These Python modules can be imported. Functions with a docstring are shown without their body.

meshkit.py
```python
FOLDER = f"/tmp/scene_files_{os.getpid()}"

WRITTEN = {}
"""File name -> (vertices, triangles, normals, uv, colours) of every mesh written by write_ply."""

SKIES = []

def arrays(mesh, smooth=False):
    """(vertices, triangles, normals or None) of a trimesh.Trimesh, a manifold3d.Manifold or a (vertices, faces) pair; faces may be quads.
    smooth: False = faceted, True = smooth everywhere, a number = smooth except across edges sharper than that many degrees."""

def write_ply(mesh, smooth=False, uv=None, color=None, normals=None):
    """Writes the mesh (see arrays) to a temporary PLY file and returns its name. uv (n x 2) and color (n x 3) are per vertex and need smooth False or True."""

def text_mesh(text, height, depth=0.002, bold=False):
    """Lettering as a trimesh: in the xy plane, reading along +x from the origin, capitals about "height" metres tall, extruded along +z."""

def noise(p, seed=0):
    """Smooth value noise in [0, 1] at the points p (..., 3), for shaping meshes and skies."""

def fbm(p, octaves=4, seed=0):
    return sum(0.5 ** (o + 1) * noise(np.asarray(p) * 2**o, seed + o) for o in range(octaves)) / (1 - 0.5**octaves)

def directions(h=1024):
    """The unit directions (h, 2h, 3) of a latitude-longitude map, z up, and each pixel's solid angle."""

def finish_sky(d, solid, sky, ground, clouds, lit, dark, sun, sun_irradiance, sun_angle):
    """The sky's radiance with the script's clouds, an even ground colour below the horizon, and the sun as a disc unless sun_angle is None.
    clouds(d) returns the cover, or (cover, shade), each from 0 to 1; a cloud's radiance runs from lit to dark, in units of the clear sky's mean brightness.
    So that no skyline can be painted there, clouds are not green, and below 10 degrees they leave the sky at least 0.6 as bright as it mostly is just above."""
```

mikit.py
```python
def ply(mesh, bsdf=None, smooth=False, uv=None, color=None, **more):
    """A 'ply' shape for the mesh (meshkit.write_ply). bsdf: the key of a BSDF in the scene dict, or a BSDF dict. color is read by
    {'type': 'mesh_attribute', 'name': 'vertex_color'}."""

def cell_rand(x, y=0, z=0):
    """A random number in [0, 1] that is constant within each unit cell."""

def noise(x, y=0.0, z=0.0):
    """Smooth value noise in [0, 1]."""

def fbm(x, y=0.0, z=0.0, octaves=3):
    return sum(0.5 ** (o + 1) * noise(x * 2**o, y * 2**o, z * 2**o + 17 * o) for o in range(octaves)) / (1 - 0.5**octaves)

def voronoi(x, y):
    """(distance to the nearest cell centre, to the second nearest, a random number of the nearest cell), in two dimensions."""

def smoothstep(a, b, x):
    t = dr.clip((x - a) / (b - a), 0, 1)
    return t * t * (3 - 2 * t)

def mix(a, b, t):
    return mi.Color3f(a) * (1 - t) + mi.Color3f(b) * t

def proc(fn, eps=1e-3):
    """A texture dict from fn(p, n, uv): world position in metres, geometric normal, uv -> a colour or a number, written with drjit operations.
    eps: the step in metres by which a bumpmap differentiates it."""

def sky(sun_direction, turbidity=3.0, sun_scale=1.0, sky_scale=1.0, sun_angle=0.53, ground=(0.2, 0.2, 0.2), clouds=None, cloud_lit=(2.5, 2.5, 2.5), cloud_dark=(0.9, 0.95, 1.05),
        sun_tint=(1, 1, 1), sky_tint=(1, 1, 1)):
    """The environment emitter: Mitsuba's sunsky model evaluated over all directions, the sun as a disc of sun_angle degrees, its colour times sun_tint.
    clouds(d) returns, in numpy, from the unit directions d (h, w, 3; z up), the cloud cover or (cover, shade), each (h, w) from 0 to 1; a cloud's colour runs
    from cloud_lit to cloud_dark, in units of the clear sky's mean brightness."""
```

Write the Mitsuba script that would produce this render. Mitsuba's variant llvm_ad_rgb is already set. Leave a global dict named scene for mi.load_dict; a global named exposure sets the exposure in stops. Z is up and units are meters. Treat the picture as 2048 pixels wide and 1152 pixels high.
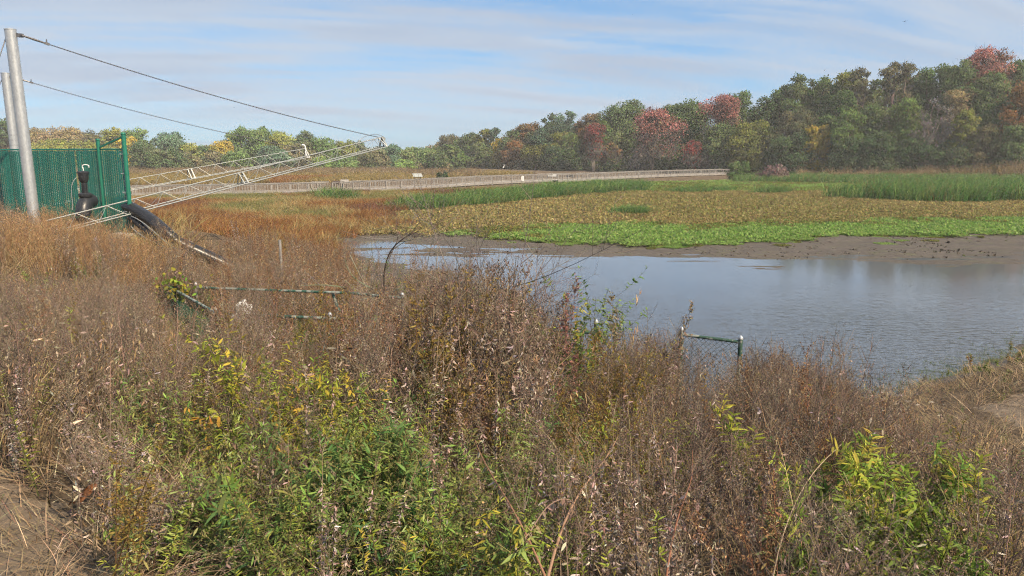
import math, numpy as np, trimesh, mitsuba as mi, mikit, meshkit, drjit as dr
from scipy.interpolate import RBFInterpolator
from scipy.ndimage import gaussian_filter, map_coordinates
from shapely.geometry import Polygon, Point, LineString
import shapely
T = mi.ScalarTransform4f
scene, labels = {}, {}

# ------------------------------------------------------------------ camera, sky, exposure
EYE = np.array([0.0, 0.0, 4.2])            # on top of the dam, water surface at z = 0
FOCAL = 1490.0                              # in pixels of the 2048 x 1152 photograph
PITCH = math.atan(268.0 / FOCAL)            # looking down a little: the horizon lies 268 px above the middle
SUN = (0.54, -0.54, 0.64)                   # from behind, over the right shoulder
exposure = 2.2
scene['camera'] = {'type': 'perspective', 'fov': 2 * math.degrees(math.atan(1024 / FOCAL)), 'fov_axis': 'x', 'near_clip': 0.05, 'far_clip': 6000.0,
                   'to_world': T().look_at(origin=EYE.tolist(), target=[0, math.cos(PITCH), 4.2 - math.sin(PITCH)], up=[0, 0, 1])}


def cloud_cover(d):
    z = np.maximum(d[..., 2], 0.0)
    q = np.stack([d[..., 0], d[..., 1], np.zeros_like(z)], -1) / (z + 0.16)[..., None]
    x, y = q[..., 0] * .96 + q[..., 1] * .28, q[..., 1] * .96 - q[..., 0] * .28
    warp = meshkit.fbm(np.stack([x * .5, y * .7, z * 0 + 3], -1), 3, 5)
    big = meshkit.fbm(np.stack([x * .28 + warp, y * 1.1 + 2 * warp, z * 0], -1), 5, 1)
    fine = meshkit.fbm(np.stack([x * .9 + warp, y * 5.5 + 3 * warp, z * 0 + 9], -1), 5, 2)
    wisps = meshkit.fbm(np.stack([x * 1.7, y * 17 + 6 * warp, z * 0 + 4], -1), 4, 7)
    s = lambda a, b, v: np.clip((v - a) / (b - a), 0, 1) ** 2 * (3 - 2 * np.clip((v - a) / (b - a), 0, 1))
    el = np.degrees(np.arcsin(np.clip(z, 0, 1)))
    cover = .42 + .55 * s(.30, .62, big) + .55 * (s(.3, .68, fine) - .42) + .34 * (s(.36, .66, wisps) - .42)
    cover = cover * (.35 + .65 * s(.5, 7.0, el))
    return np.clip(cover, 0, .9), .55 * s(.35, .75, fine)


scene['sky'] = mikit.sky(SUN, turbidity=3.0, sun_scale=1.12, sky_scale=0.9, sun_angle=0.8, clouds=cloud_cover,
                         cloud_lit=(1.66, 1.93, 2.3), cloud_dark=(1.12, 1.38, 1.85), sky_tint=(0.70, 0.955, 1.13), ground=(0.12, 0.11, 0.08))


# ------------------------------------------------------------------ helpers
def at(u, v, y=None, z=None):
    """The point that a pixel of the photograph shows, at distance y in front of the camera or at height z."""
    a, b = (u - 1024) / FOCAL, (576 - v) / FOCAL
    dx, dy, dz = a, math.cos(PITCH) + b * math.sin(PITCH), -math.sin(PITCH) + b * math.cos(PITCH)
    t = y / dy if y is not None else (z - EYE[2]) / dz
    return EYE + t * np.array([dx, dy, dz])


def pixel(p):
    """Where points (n, 3) lie in the photograph."""
    d = np.asarray(p, float) - EYE
    f = d[:, 1] * math.cos(PITCH) - d[:, 2] * math.sin(PITCH)
    up = d[:, 1] * math.sin(PITCH) + d[:, 2] * math.cos(PITCH)
    f = np.maximum(f, 1e-3)
    return 1024 + FOCAL * d[:, 0] / f, 576 - FOCAL * up / f


def numbered(name):
    if name not in taken:
        taken[name] = 0
        return name
    taken[name] += 1
    return f'{name}_{taken[name]:03d}'


taken = {}


def thing(name, label, cat, group=None, kind=None):
    key = numbered(name)
    labels[key] = {'label': label, 'category': cat}
    if group: labels[key]['group'] = group
    if kind: labels[key]['kind'] = kind
    return key


def put(name, mesh, mat, parent=None, smooth=False, color=None, label=None, kind=None, **more):
    key = numbered(f'{parent}__{name}' if parent else name)
    scene[key] = mikit.ply(mesh, mat, smooth=smooth, color=color, **more)
    if label or kind:
        labels.setdefault(key, {})
        if label: labels[key]['label'] = label
        if kind: labels[key]['kind'] = kind
    return key


def tube(points, radii, sides=10, caps=True):
    p = np.asarray(points, float)
    r = np.broadcast_to(np.asarray(radii, float), (len(p),))
    t = np.gradient(p, axis=0)
    t /= np.linalg.norm(t, axis=1, keepdims=True) + 1e-12
    ref = np.array([0, 0, 1.0]) if abs(t[:, 2]).mean() < .85 else np.array([1.0, 0, 0])
    a = np.cross(t, ref); a /= np.linalg.norm(a, axis=1, keepdims=True) + 1e-12
    b = np.cross(t, a)
    ang = np.arange(sides) * 2 * np.pi / sides
    v = p[:, None] + r[:, None, None] * (np.cos(ang)[None, :, None] * a[:, None] + np.sin(ang)[None, :, None] * b[:, None])
    v = v.reshape(-1, 3)
    f = []
    for i in range(len(p) - 1):
        for j in range(sides):
            k = (j + 1) % sides
            f += [[i * sides + j, i * sides + k, (i + 1) * sides + k], [i * sides + j, (i + 1) * sides + k, (i + 1) * sides + j]]
    if caps:
        n = len(v)
        v = np.vstack([v, p[:1], p[-1:]])
        m = (len(p) - 1) * sides
        for j in range(sides):
            k = (j + 1) % sides
            f += [[n, k, j], [n + 1, m + j, m + k]]
    return trimesh.Trimesh(v, np.array(f)[:, ::-1], process=False)


def bar(p0, p1, w, h, up=(0, 0, 1)):
    """A rectangular bar from p0 to p1, w wide and h high."""
    p0, p1 = np.asarray(p0, float), np.asarray(p1, float)
    d = p1 - p0; L = np.linalg.norm(d); d = d / L
    s = np.cross(d, up); s /= np.linalg.norm(s)
    u = np.cross(s, d)
    m = trimesh.creation.box((L, w, h))
    M = np.eye(4); M[:3, 0], M[:3, 1], M[:3, 2], M[:3, 3] = d, s, u, (p0 + p1) / 2
    m.apply_transform(M)
    return m


def lathe(profile, centre, sections=24):
    m = trimesh.creation.revolve(np.array(profile, float), sections=sections)
    m.apply_translation(centre)
    return m


def join(ms):
    return trimesh.util.concatenate(ms)


def smooth_path(pts, n):
    p = np.asarray(pts, float)
    from scipy.interpolate import CubicSpline
    t = np.r_[0, np.cumsum(np.linalg.norm(np.diff(p, axis=0), axis=1))]
    return CubicSpline(t, p)(np.linspace(0, t[-1], n))


class Leafy:
    """Collects many stems, leaves and blades, each with its own colour, into one mesh."""

    def __init__(self):
        self.v, self.f, self.c, self.n = [], [], [], 0

    def add(self, v, f, c):
        self.v.append(v.reshape(-1, 3)); self.f.append(f.reshape(-1, 3) + self.n); self.c.append(c.reshape(-1, 3)); self.n += len(self.v[-1])

    def tubes(self, paths, r0, r1, col, sides=3):
        paths = np.asarray(paths, float); n, k = paths.shape[:2]
        r0, r1 = np.broadcast_to(r0, (n,)), np.broadcast_to(r1, (n,))
        t = np.gradient(paths, axis=1); t /= np.linalg.norm(t, axis=2, keepdims=True) + 1e-12
        a = np.cross(t, np.array([.31, .87, .38])); a /= np.linalg.norm(a, axis=2, keepdims=True) + 1e-12
        b = np.cross(t, a)
        ang = np.arange(sides) * 2 * np.pi / sides
        s = np.linspace(0, 1, k)
        r = r0[:, None] * (1 - s) + r1[:, None] * s
        v = paths[:, :, None] + r[:, :, None, None] * (np.cos(ang)[None, None, :, None] * a[:, :, None] + np.sin(ang)[None, None, :, None] * b[:, :, None])
        i, j = np.meshgrid(np.arange(k - 1), np.arange(sides), indexing='ij')
        i, j = i.ravel(), j.ravel(); jj = (j + 1) % sides
        q = np.stack([i * sides + j, (i + 1) * sides + jj, i * sides + jj], -1)
        q2 = np.stack([i * sides + j, (i + 1) * sides + j, (i + 1) * sides + jj], -1)
        q = np.vstack([q, q2])
        f = q[None] + (np.arange(n) * k * sides)[:, None, None]
        self.add(v, f, np.repeat(np.broadcast_to(col, (n, 3)), k * sides, axis=0))

    def leaves(self, base, d, side, L, W, col, bend=.25, fold=.15):
        """Pointed leaves: from base along d, W wide along side, drooping by bend."""
        n = len(base)
        L, W, bend = (np.broadcast_to(x, (n,))[:, None] for x in (L, W, bend))
        d = d / (np.linalg.norm(d, axis=1, keepdims=True) + 1e-12)
        side = side - d * (side * d).sum(1, keepdims=True); side /= np.linalg.norm(side, axis=1, keepdims=True) + 1e-12
        up = np.cross(side, d)
        P = lambda s, w: base + d * L * s - up * L * bend * s * s + side * W * w - up * W * fold * abs(w)
        v = np.stack([P(0, 0), P(.35, .5), P(.35, -.5), P(.72, .36), P(.72, -.36), P(1, 0)], 1)
        q = np.array([[0, 1, 2], [1, 3, 4], [1, 4, 2], [3, 5, 4]])
        self.add(v, q[None] + (np.arange(n) * 6)[:, None, None], np.repeat(np.broadcast_to(col, (n, 3)), 6, axis=0))

    def flakes(self, c, d, side, L, W, col):
        """Small lozenges: seeds, far leaves."""
        n = len(c)
        L, W = (np.broadcast_to(x, (n,))[:, None] for x in (L, W))
        d = d / (np.linalg.norm(d, axis=1, keepdims=True) + 1e-12)
        side = side - d * (side * d).sum(1, keepdims=True); side /= np.linalg.norm(side, axis=1, keepdims=True) + 1e-12
        v = np.stack([c - d * L / 2, c + side * W / 2, c + d * L / 2, c - side * W / 2], 1)
        q = np.array([[0, 1, 2], [0, 2, 3]])
        self.add(v, q[None] + (np.arange(n) * 4)[:, None, None], np.repeat(np.broadcast_to(col, (n, 3)), 4, axis=0))

    def blades(self, paths, side, w, col):
        """Grass blades: ribbons along paths (n, k, 3), tapering to a point."""
        paths = np.asarray(paths, float); n, k = paths.shape[:2]
        w = np.broadcast_to(w, (n,))
        s = np.linspace(0, 1, k); prof = np.where(s < .25, .7 + 1.2 * s, 1 - ((s - .25) / .75) ** 2) ; prof[-1] = .04
        off = side[:, None] * (w[:, None] * prof[None])[:, :, None] / 2
        v = np.stack([paths - off, paths + off], 2)
        i = np.arange(k - 1)
        q = np.vstack([np.stack([2 * i, 2 * i + 1, 2 * i + 3], -1), np.stack([2 * i, 2 * i + 3, 2 * i + 2], -1)])
        self.add(v, q[None] + (np.arange(n) * 2 * k)[:, None, None], np.repeat(np.broadcast_to(col, (n, 3)), 2 * k, axis=0))

    def mesh(self):
        return (np.vstack(self.v), np.vstack(self.f)), np.clip(np.vstack(self.c), .004, .95)

    def put(self, name, mat, parent=None, **k):
        m, c = self.mesh()
        return put(name, m, mat, parent, color=c, **k)


def rng(seed): return np.random.default_rng(seed)


def unit(r, n):
    v = r.normal(size=(n, 3)); return v / np.linalg.norm(v, axis=1, keepdims=True)


def jitter(r, col, n, hue=.12, val=.25):
    """n variations of one colour: leaf to leaf differences of dye and age."""
    c = np.asarray(col, float)
    return np.clip(c * np.exp(r.normal(0, val, (n, 1))) * np.exp(r.normal(0, hue, (n, 3))), .004, .9)


def pick(r, cols, n, p=None, hue=.08, val=.2):
    cols = np.asarray(cols, float)
    k = r.choice(len(cols), n, p=None if p is None else np.asarray(p) / np.sum(p))
    return np.clip(cols[k] * np.exp(r.normal(0, val, (n, 1))) * np.exp(r.normal(0, hue, (n, 3))), .004, .9)


# ------------------------------------------------------------------ materials
VC = {'type': 'mesh_attribute', 'name': 'vertex_color'}
scene['leaf_mat'] = {'type': 'principledthin', 'base_color': VC, 'roughness': .55, 'diff_trans': .7, 'spec_trans': 0.0, 'eta': 1.4}
scene['dry_mat'] = {'type': 'twosided', 'b': {'type': 'diffuse', 'reflectance': VC}}
scene['shiny_leaf_mat'] = {'type': 'principledthin', 'base_color': VC, 'roughness': .38, 'diff_trans': .7, 'spec_trans': 0.0, 'eta': 1.5}


def rgb(*c): return {'type': 'rgb', 'value': list(c)}


def principled(name, col, rough, metallic=0.0, spec=.5, bump=None, scale=1.0, two=True):
    b = {'type': 'principled', 'base_color': col if isinstance(col, dict) else rgb(*col), 'roughness': rough, 'metallic': metallic, 'specular': spec}
    if bump is not None: b = {'type': 'bumpmap', 'bump': bump, 'scale': scale, 'b': b}
    scene[name] = {'type': 'twosided', 'b': b} if two else b


F = mikit.fbm


def galvanized(p, n, uv):
    s = mikit.voronoi(p.x * 28 + p.y * 20, p.z * 22)[2]
    s2 = F(p.x * 9, p.y * 9, p.z * 3)
    return mikit.mix((.36, .38, .40), (.55, .57, .58), .45 * s + .55 * s2)


principled('galvanized_steel', mikit.proc(galvanized), .42, metallic=.55)
principled('boom_paint', (.30, .32, .315), .45, metallic=.4)
principled('cable_steel', (.13, .13, .14), .45, metallic=.5)


def green_paint(p, n, uv):
    s = F(p.x * 14, p.y * 14, p.z * 4)
    return mikit.mix((.008, .12, .082), (.016, .17, .115), s)


principled('green_coat', mikit.proc(green_paint), .42)
principled('slat_plastic', {'type': 'mesh_attribute', 'name': 'vertex_color'}, .45)


def old_paint(p, n, uv):
    s = F(p.x * 11, p.y * 11, p.z * 11, 4)
    t = mikit.smoothstep(.47, .6, s)
    return mikit.mix((.032, .075, .055), (.22, .24, .215), t)


principled('old_green_pipe', mikit.proc(old_paint), .55)
principled('black_plastic', (.018, .018, .021), .36)
principled('black_iron', (.022, .024, .028), .38)
principled('white_plastic', (.7, .7, .68), .4)


def weathered(p, n, uv):
    s = F(p.x * 3, p.y * 3, p.z * 9, 3)
    t = F(p.x * .9, p.y * .9, p.z * .4 + 5, 2)
    return mikit.mix((.15, .14, .13), (.34, .325, .305), .6 * s + .4 * t)


principled('grey_wood', mikit.proc(weathered), .85, spec=.2)


def concrete(p, n, uv):
    s = F(p.x * 6, p.y * 6, p.z * 6, 4)
    return mikit.mix((.30, .29, .26), (.46, .45, .41), s)


principled('concrete', mikit.proc(concrete), .9, spec=.2)
# ------------------------------------------------------------------ the land: dam, pond bed, mud, marsh, far ground
W_far = [(640, 484), (690, 484), (720, 488), (745, 483), (760, 490), (800, 497), (860, 503), (920, 506), (1000, 509), (1060, 513), (1150, 516.5), (1200, 515), (1287, 512.5), (1352, 516), (1450, 515.5),
         (1547, 518), (1572, 523), (1634, 523), (1721, 521), (1808, 528), (1894, 526), (1981, 522), (2048, 520)]
W_left = [(700, 510), (740, 518), (790, 524), (840, 529), (880, 537), (920, 552)]
water_px = [at(u, v, z=0)[:2] for u, v in W_far]
water_w = [tuple(p) for p in water_px] + [(45, 31.5), (60, 32), (60, 22), (30, 21), (17, 18.2), (10.9, 15.4), (9.2, 14.3), (7.6, 13.3), (6.4, 12.5), (5.4, 11.9), (4.2, 11.2), (2.6, 11.2), (1.2, 12.5), (0.2, 15), (-0.8, 19), (-1.6, 23)]
water_w += [tuple(at(u, v, z=0)[:2]) for u, v in reversed(W_left)]
WATER = Polygon(water_w).buffer(0)
ctrl = [(0, 0, 2.6), (-3, 0, 2.6), (3, 0, 2.6), (-10, 0, 2.6), (10, 0, 2.5), (0, -6, 2.6), (-20, -6, 2.6), (25, -6, 2.5), (-30, 5, 2.5), (25, 3, 2.3),
        (-2, 3, 2.45), (-3.2, 4, 2.42), (0, 3, 2.2), (3, 3.4, 2.1), (-1, 4, 2.0), (1, 4.2, 1.8), (3, 5, 1.65), (0, 6, 1.45), (-2, 6, 1.65), (-4, 6, 2.15), (-7, 6, 2.4), (-12, 8, 2.4),
        (0, 8, .95), (2, 8, .9), (4, 8, .8), (-2.5, 8, 1.2), (-4.5, 8.5, 1.65), (-7, 9, 2.15), (0, 10, .55), (2, 10, .4), (3.3, 10, .42), (-2.5, 10.5, .65), (-4.7, 11.5, .75), (-6.3, 13.5, 1.1), (-7.5, 12, 1.75), (-9, 13, 2.05),
        (-2, 13, .4), (-4, 14, .55), (-9.5, 17, 1.95), (-7.5, 16.5, 1.4), (-5.5, 16.5, .75), (-12, 16, 2.05), (-13, 20, 1.95), (-10.6, 20.3, 1.85), (-8.9, 19.9, 1.35), (-8.1, 20.3, .95), (-7.2, 20.7, .7), (-5.5, 21, .5), (-2.5, 17, .3), (-1.8, 20, .12),
        (-3, 24, .1), (-5.5, 24, .2), (-7.5, 25.5, .35), (-10, 25, 1.6), (-16, 30, 1.8), (-25, 32, 1.7), (-40, 25, 2.2), (-40, 40, 1.2), (-12, 31, .5), (-20, 40, .4),
        (5, 6.4, 1.25), (6, 8, .95), (6.1, 9.5, .7), (7, 11, .45), (5.5, 10.3, .45), (8.5, 11.5, .55), (10, 12.5, .6), (13, 14, .7), (20, 15, .8), (9.5, 8, 1.2), (14, 9, 1.4), (30, 17, .8), (50, 19, .8), (30, 8, 1.6),
        (8, 22, -.35), (4, 18, -.3), (15, 24, -.35), (30, 26, -.35), (1, 24, -.12), (3, 27, -.06), (10, 27, -.06), (20, 27.5, -.05), (40, 28, -.06)]
ctrl += [(x, y, 0.0) for x, y in WATER.exterior.coords[:-1]]
ctrl += [(x, y, .13) for x in np.arange(-60, 75, 12) for y in (50, 62, 75)]
for u, v in [(720, 470), (800, 464), (900, 468), (960, 472), (1080, 484), (1200, 483), (1300, 490), (1426, 487), (1520, 482), (1634, 472), (1808, 472), (1954, 467), (2048, 466)]:
    p = at(u, v, z=.07); ctrl.append((p[0], p[1], .07))
ctrl = np.array(ctrl)
_rbf = RBFInterpolator(ctrl[:, :2], ctrl[:, 2], kernel='linear', smoothing=.02, neighbors=40)
GX = np.linspace(-40, 62, 409); GY = np.linspace(-6, 76, 329)
_gx, _gy = np.meshgrid(GX, GY, indexing='ij')
_H = gaussian_filter(_rbf(np.stack([_gx.ravel(), _gy.ravel()], -1)).reshape(_gx.shape), 1.1)


def ground_z(x, y):
    """Height of the land, smooth part."""
    x, y = np.asarray(x, float), np.asarray(y, float)
    i = (np.clip(x, GX[0], GX[-1]) - GX[0]) / (GX[1] - GX[0]); j = (np.clip(y, GY[0], GY[-1]) - GY[0]) / (GY[1] - GY[0])
    h = map_coordinates(_H, [np.ravel(i), np.ravel(j)], order=1).reshape(x.shape)
    far = np.clip((y - 66) / 8, 0, 1); h = h * (1 - far) + .13 * far
    lim = np.clip((np.abs(x - 11) - 48) / 10, 0, 1) * (y > 40); h = h * (1 - lim) + .13 * lim
    return h


def land_z(x, y):
    h = ground_z(x, y)
    p = np.stack([x, y, x * 0], -1)
    wet = np.exp(-(h / .12) ** 2)
    lump = (meshkit.fbm(p * np.array([.3, 1.5, 1]), 6, 11) - .5) * (.17 * wet + .16 * (1 - wet)) + (meshkit.fbm(p * 4.0, 3, 12) - .5) * (.018 * wet + .07 * (1 - wet))
    return h + lump


def axis(stops):
    out = []
    for (a, b, s) in stops: out += list(np.arange(a, b - 1e-9, s))
    return np.array(out + [stops[-1][1]])


ax = axis([(-2600, -600, 250), (-600, -120, 40), (-120, -40, 8), (-40, -14, 1.0), (-14, 14, .14), (14, 30, .28), (30, 62, .6), (62, 140, 6), (140, 600, 40), (600, 2600, 250)])
ay = axis([(-300, -20, 40), (-20, -6, 2), (-6, 1.5, .4), (1.5, 16, .14), (16, 40, .16), (40, 62, .4), (62, 140, 3), (140, 600, 40), (600, 4500, 300)])
X, Y = np.meshgrid(ax, ay, indexing='ij')
Z = land_z(X, Y)
nx, ny = X.shape
ii, jj = np.meshgrid(np.arange(nx - 1), np.arange(ny - 1), indexing='ij')
a = (ii * ny + jj).ravel(); b = a + ny; c = b + 1; d = a + 1
tri = np.vstack([np.stack([a, b, c], -1), np.stack([a, c, d], -1)])
V = np.stack([X.ravel(), Y.ravel(), Z.ravel()], -1)
cen = V[tri].mean(1)
mud_edge = [(655, 478), (700, 473), (745, 466), (800, 462), (900, 466), (960, 470), (1080, 482), (1200, 482), (1256, 489), (1352, 491), (1426, 486), (1504, 482), (1569, 482), (1634, 470), (1700, 469), (1808, 472), (1954, 466), (2048, 465)]
MUD = Polygon([tuple(at(u, v, z=.05)[:2]) for u, v in mud_edge] + [(70, 43), (70, 20), (24, 18.8), (10.9, 14.9), (6.4, 12.1), (4.2, 10.9), (2, 10.7), (0, 13), (-2.2, 16), (-3.4, 20), (-5, 24), (-6.6, 27)]).buffer(0)
PATH_R = Polygon([(5.6, 6.6), (6.4, 9.0), (6.9, 10.6), (8.2, 11.3), (10.5, 11.6), (16, 12), (16, 8), (9, 5.5)])
PATH_L = Polygon([(-6, 0), (-6, 3.2), (-3.1, 4.15), (-2.25, 3.55), (-1.55, 2.6), (-1.2, 1), (-1, 0), (2, -1), (-3, -2)])


def inside(poly, x, y): return shapely.contains_xy(poly, np.asarray(x), np.asarray(y))


wob = (meshkit.fbm(cen * 1.3, 3, 21) - .5) * 1.2
in_mud = inside(MUD, cen[:, 0] + wob * .5, cen[:, 1] + wob * .6)
in_pr = inside(PATH_R, cen[:, 0] + wob * .6, cen[:, 1] + wob * .6)
in_pl = inside(PATH_L, cen[:, 0] + wob * .5, cen[:, 1] + wob * .5)


def soil(p, n, uv):
    s = F(p.x * 2.2, p.y * 2.2, 0, 4); t = F(p.x * 17, p.y * 17, 3, 3)
    return mikit.mix((.045, .034, .024), (.135, .10, .065), .6 * s + .4 * t)


def mud(p, n, uv):
    s = F(p.x * .5, p.y * 1.3, 0, 4); t = F(p.x * 7, p.y * 9, 3, 3); k = F(p.x * 2.2, p.y * 6, 7, 3)
    c = mikit.mix((.050, .042, .034), (.112, .094, .075), .5 * s + .5 * t)
    return mikit.mix(c, (.085, .085, .045), mikit.smoothstep(.58, .75, k) * .6)


def mud_relief(p, n, uv): return F(p.x * 6, p.y * 6, 1, 4)


def dirt(p, n, uv):
    s = F(p.x * 1.4, p.y * 1.4, 0, 4); t = F(p.x * 22, p.y * 22, 3, 3)
    return mikit.mix((.085, .066, .048), (.20, .16, .12), .5 * s + .5 * t)


def soil_relief(p, n, uv): return F(p.x * 9, p.y * 9, p.z * 9, 4)


principled('soil_mat', mikit.proc(soil), .95, spec=.15, bump=mikit.proc(soil_relief), scale=.05)
principled('mud_mat', mikit.proc(mud), .6, spec=.3, bump=mikit.proc(mud_relief), scale=.09)
principled('dirt_mat', mikit.proc(dirt), .95, spec=.15, bump=mikit.proc(soil_relief), scale=.04)


def cut(mask):
    m = trimesh.Trimesh(V, tri[mask], process=False); m.remove_unreferenced_vertices(); return m


put('ground', cut(~(in_mud | in_pr | in_pl)), 'soil_mat', smooth=True)
put('mud_flat', cut(in_mud), 'mud_mat', smooth=True)
put('dirt_path', cut(in_pr), 'dirt_mat', smooth=True)
put('dirt_path', cut(in_pl), 'dirt_mat', smooth=True)
labels['ground'] = {'label': 'brown soil of the dam and the wide flat marsh behind', 'category': 'ground', 'kind': 'structure'}
labels['mud_flat'] = {'label': 'bare grey brown mud around the shrunken pond', 'category': 'mud', 'kind': 'structure'}
labels['dirt_path'] = {'label': 'pale bare dirt path at the right edge near the shore', 'category': 'path', 'kind': 'structure'}
labels['dirt_path_001'] = {'label': 'pale dirt patch with straw in the lower left corner', 'category': 'path', 'kind': 'structure'}


def water_col(p, n, uv): return mikit.mix((.056, .064, .074), (.078, .086, .094), F(p.x * .3, p.y * .3, 0, 3))


def ripples(p, n, uv):
    w = F(p.x * .12, p.y * .16, 2, 2)
    amp = mikit.smoothstep(27.0, 15.0, p.y + 9 * (w - .5))          # the wind reaches the near half of the pond only
    h = F(p.x * 4.2 + .9 * p.y, p.y * 10, 0, 3) + .5 * F(p.x * 9 - p.y, p.y * 22, 5, 2)
    return h * (.06 + .94 * amp)


scene['water_mat'] = {'type': 'bumpmap', 'bump': mikit.proc(ripples, eps=.01), 'scale': .019,
                      'b': {'type': 'principled', 'base_color': mikit.proc(water_col), 'roughness': .06, 'specular': .85}}
_w = WATER.buffer(2.5)
_wv, _wf = trimesh.creation.triangulate_polygon(_w, engine='earcut')
_wm = trimesh.Trimesh(np.c_[_wv, np.zeros(len(_wv))], _wf, process=False)
if _wm.face_normals[:, 2].mean() < 0: _wm.invert()
put('water', _wm, 'water_mat')
labels['water'] = {'label': 'rippled blue grey pond water with muddy edges', 'category': 'water', 'kind': 'structure'}
# ------------------------------------------------------------------ trees
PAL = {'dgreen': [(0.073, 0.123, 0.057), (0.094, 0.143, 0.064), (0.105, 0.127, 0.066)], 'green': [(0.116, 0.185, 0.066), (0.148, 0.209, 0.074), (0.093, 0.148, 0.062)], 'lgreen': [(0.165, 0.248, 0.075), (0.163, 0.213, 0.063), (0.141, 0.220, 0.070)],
       'bgreen': [(0.099, 0.169, 0.110), (0.141, 0.220, 0.141), (0.080, 0.129, 0.080)], 'olive': [(0.128, 0.189, 0.075), (0.166, 0.206, 0.089), (0.100, 0.149, 0.065)], 'yolive': [(0.211, 0.231, 0.063), (0.203, 0.207, 0.060), (0.169, 0.199, 0.067)],
       'yellow': [(0.402, 0.314, 0.056), (0.326, 0.263, 0.063), (0.264, 0.248, 0.066)], 'tan': [(0.264, 0.209, 0.121), (0.220, 0.187, 0.099), (0.297, 0.242, 0.121)], 'brown': [(0.150, 0.149, 0.086), (0.180, 0.165, 0.092), (0.121, 0.138, 0.075)],
       'rust': [(0.248, 0.140, 0.069), (0.192, 0.140, 0.069), (0.234, 0.202, 0.098)], 'orange': [(0.363, 0.188, 0.079), (0.288, 0.163, 0.072), (0.192, 0.151, 0.072)], 'red': [(0.301, 0.069, 0.063), (0.239, 0.063, 0.063), (0.212, 0.091, 0.075)],
       'pink': [(0.376, 0.163, 0.151), (0.301, 0.151, 0.125), (0.251, 0.163, 0.113)], 'mauve': [(0.248, 0.165, 0.165), (0.239, 0.180, 0.160), (0.226, 0.125, 0.125)], 'grey': [(0.251, 0.219, 0.200), (0.264, 0.231, 0.215), (0.239, 0.220, 0.180)]}
BARK = [(.16, .135, .115), (.12, .10, .085), (.20, .175, .15)]
LEAN = np.array([.12, .05, 0])


def crown_points(r, n, centre, rad, power=.45):
    d = unit(r, n); d[:, 2] = np.abs(d[:, 2]) * r.choice([1, 1, 1, -1], n)
    return centre + d * rad * (r.random((n, 1)) ** power), d


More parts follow.
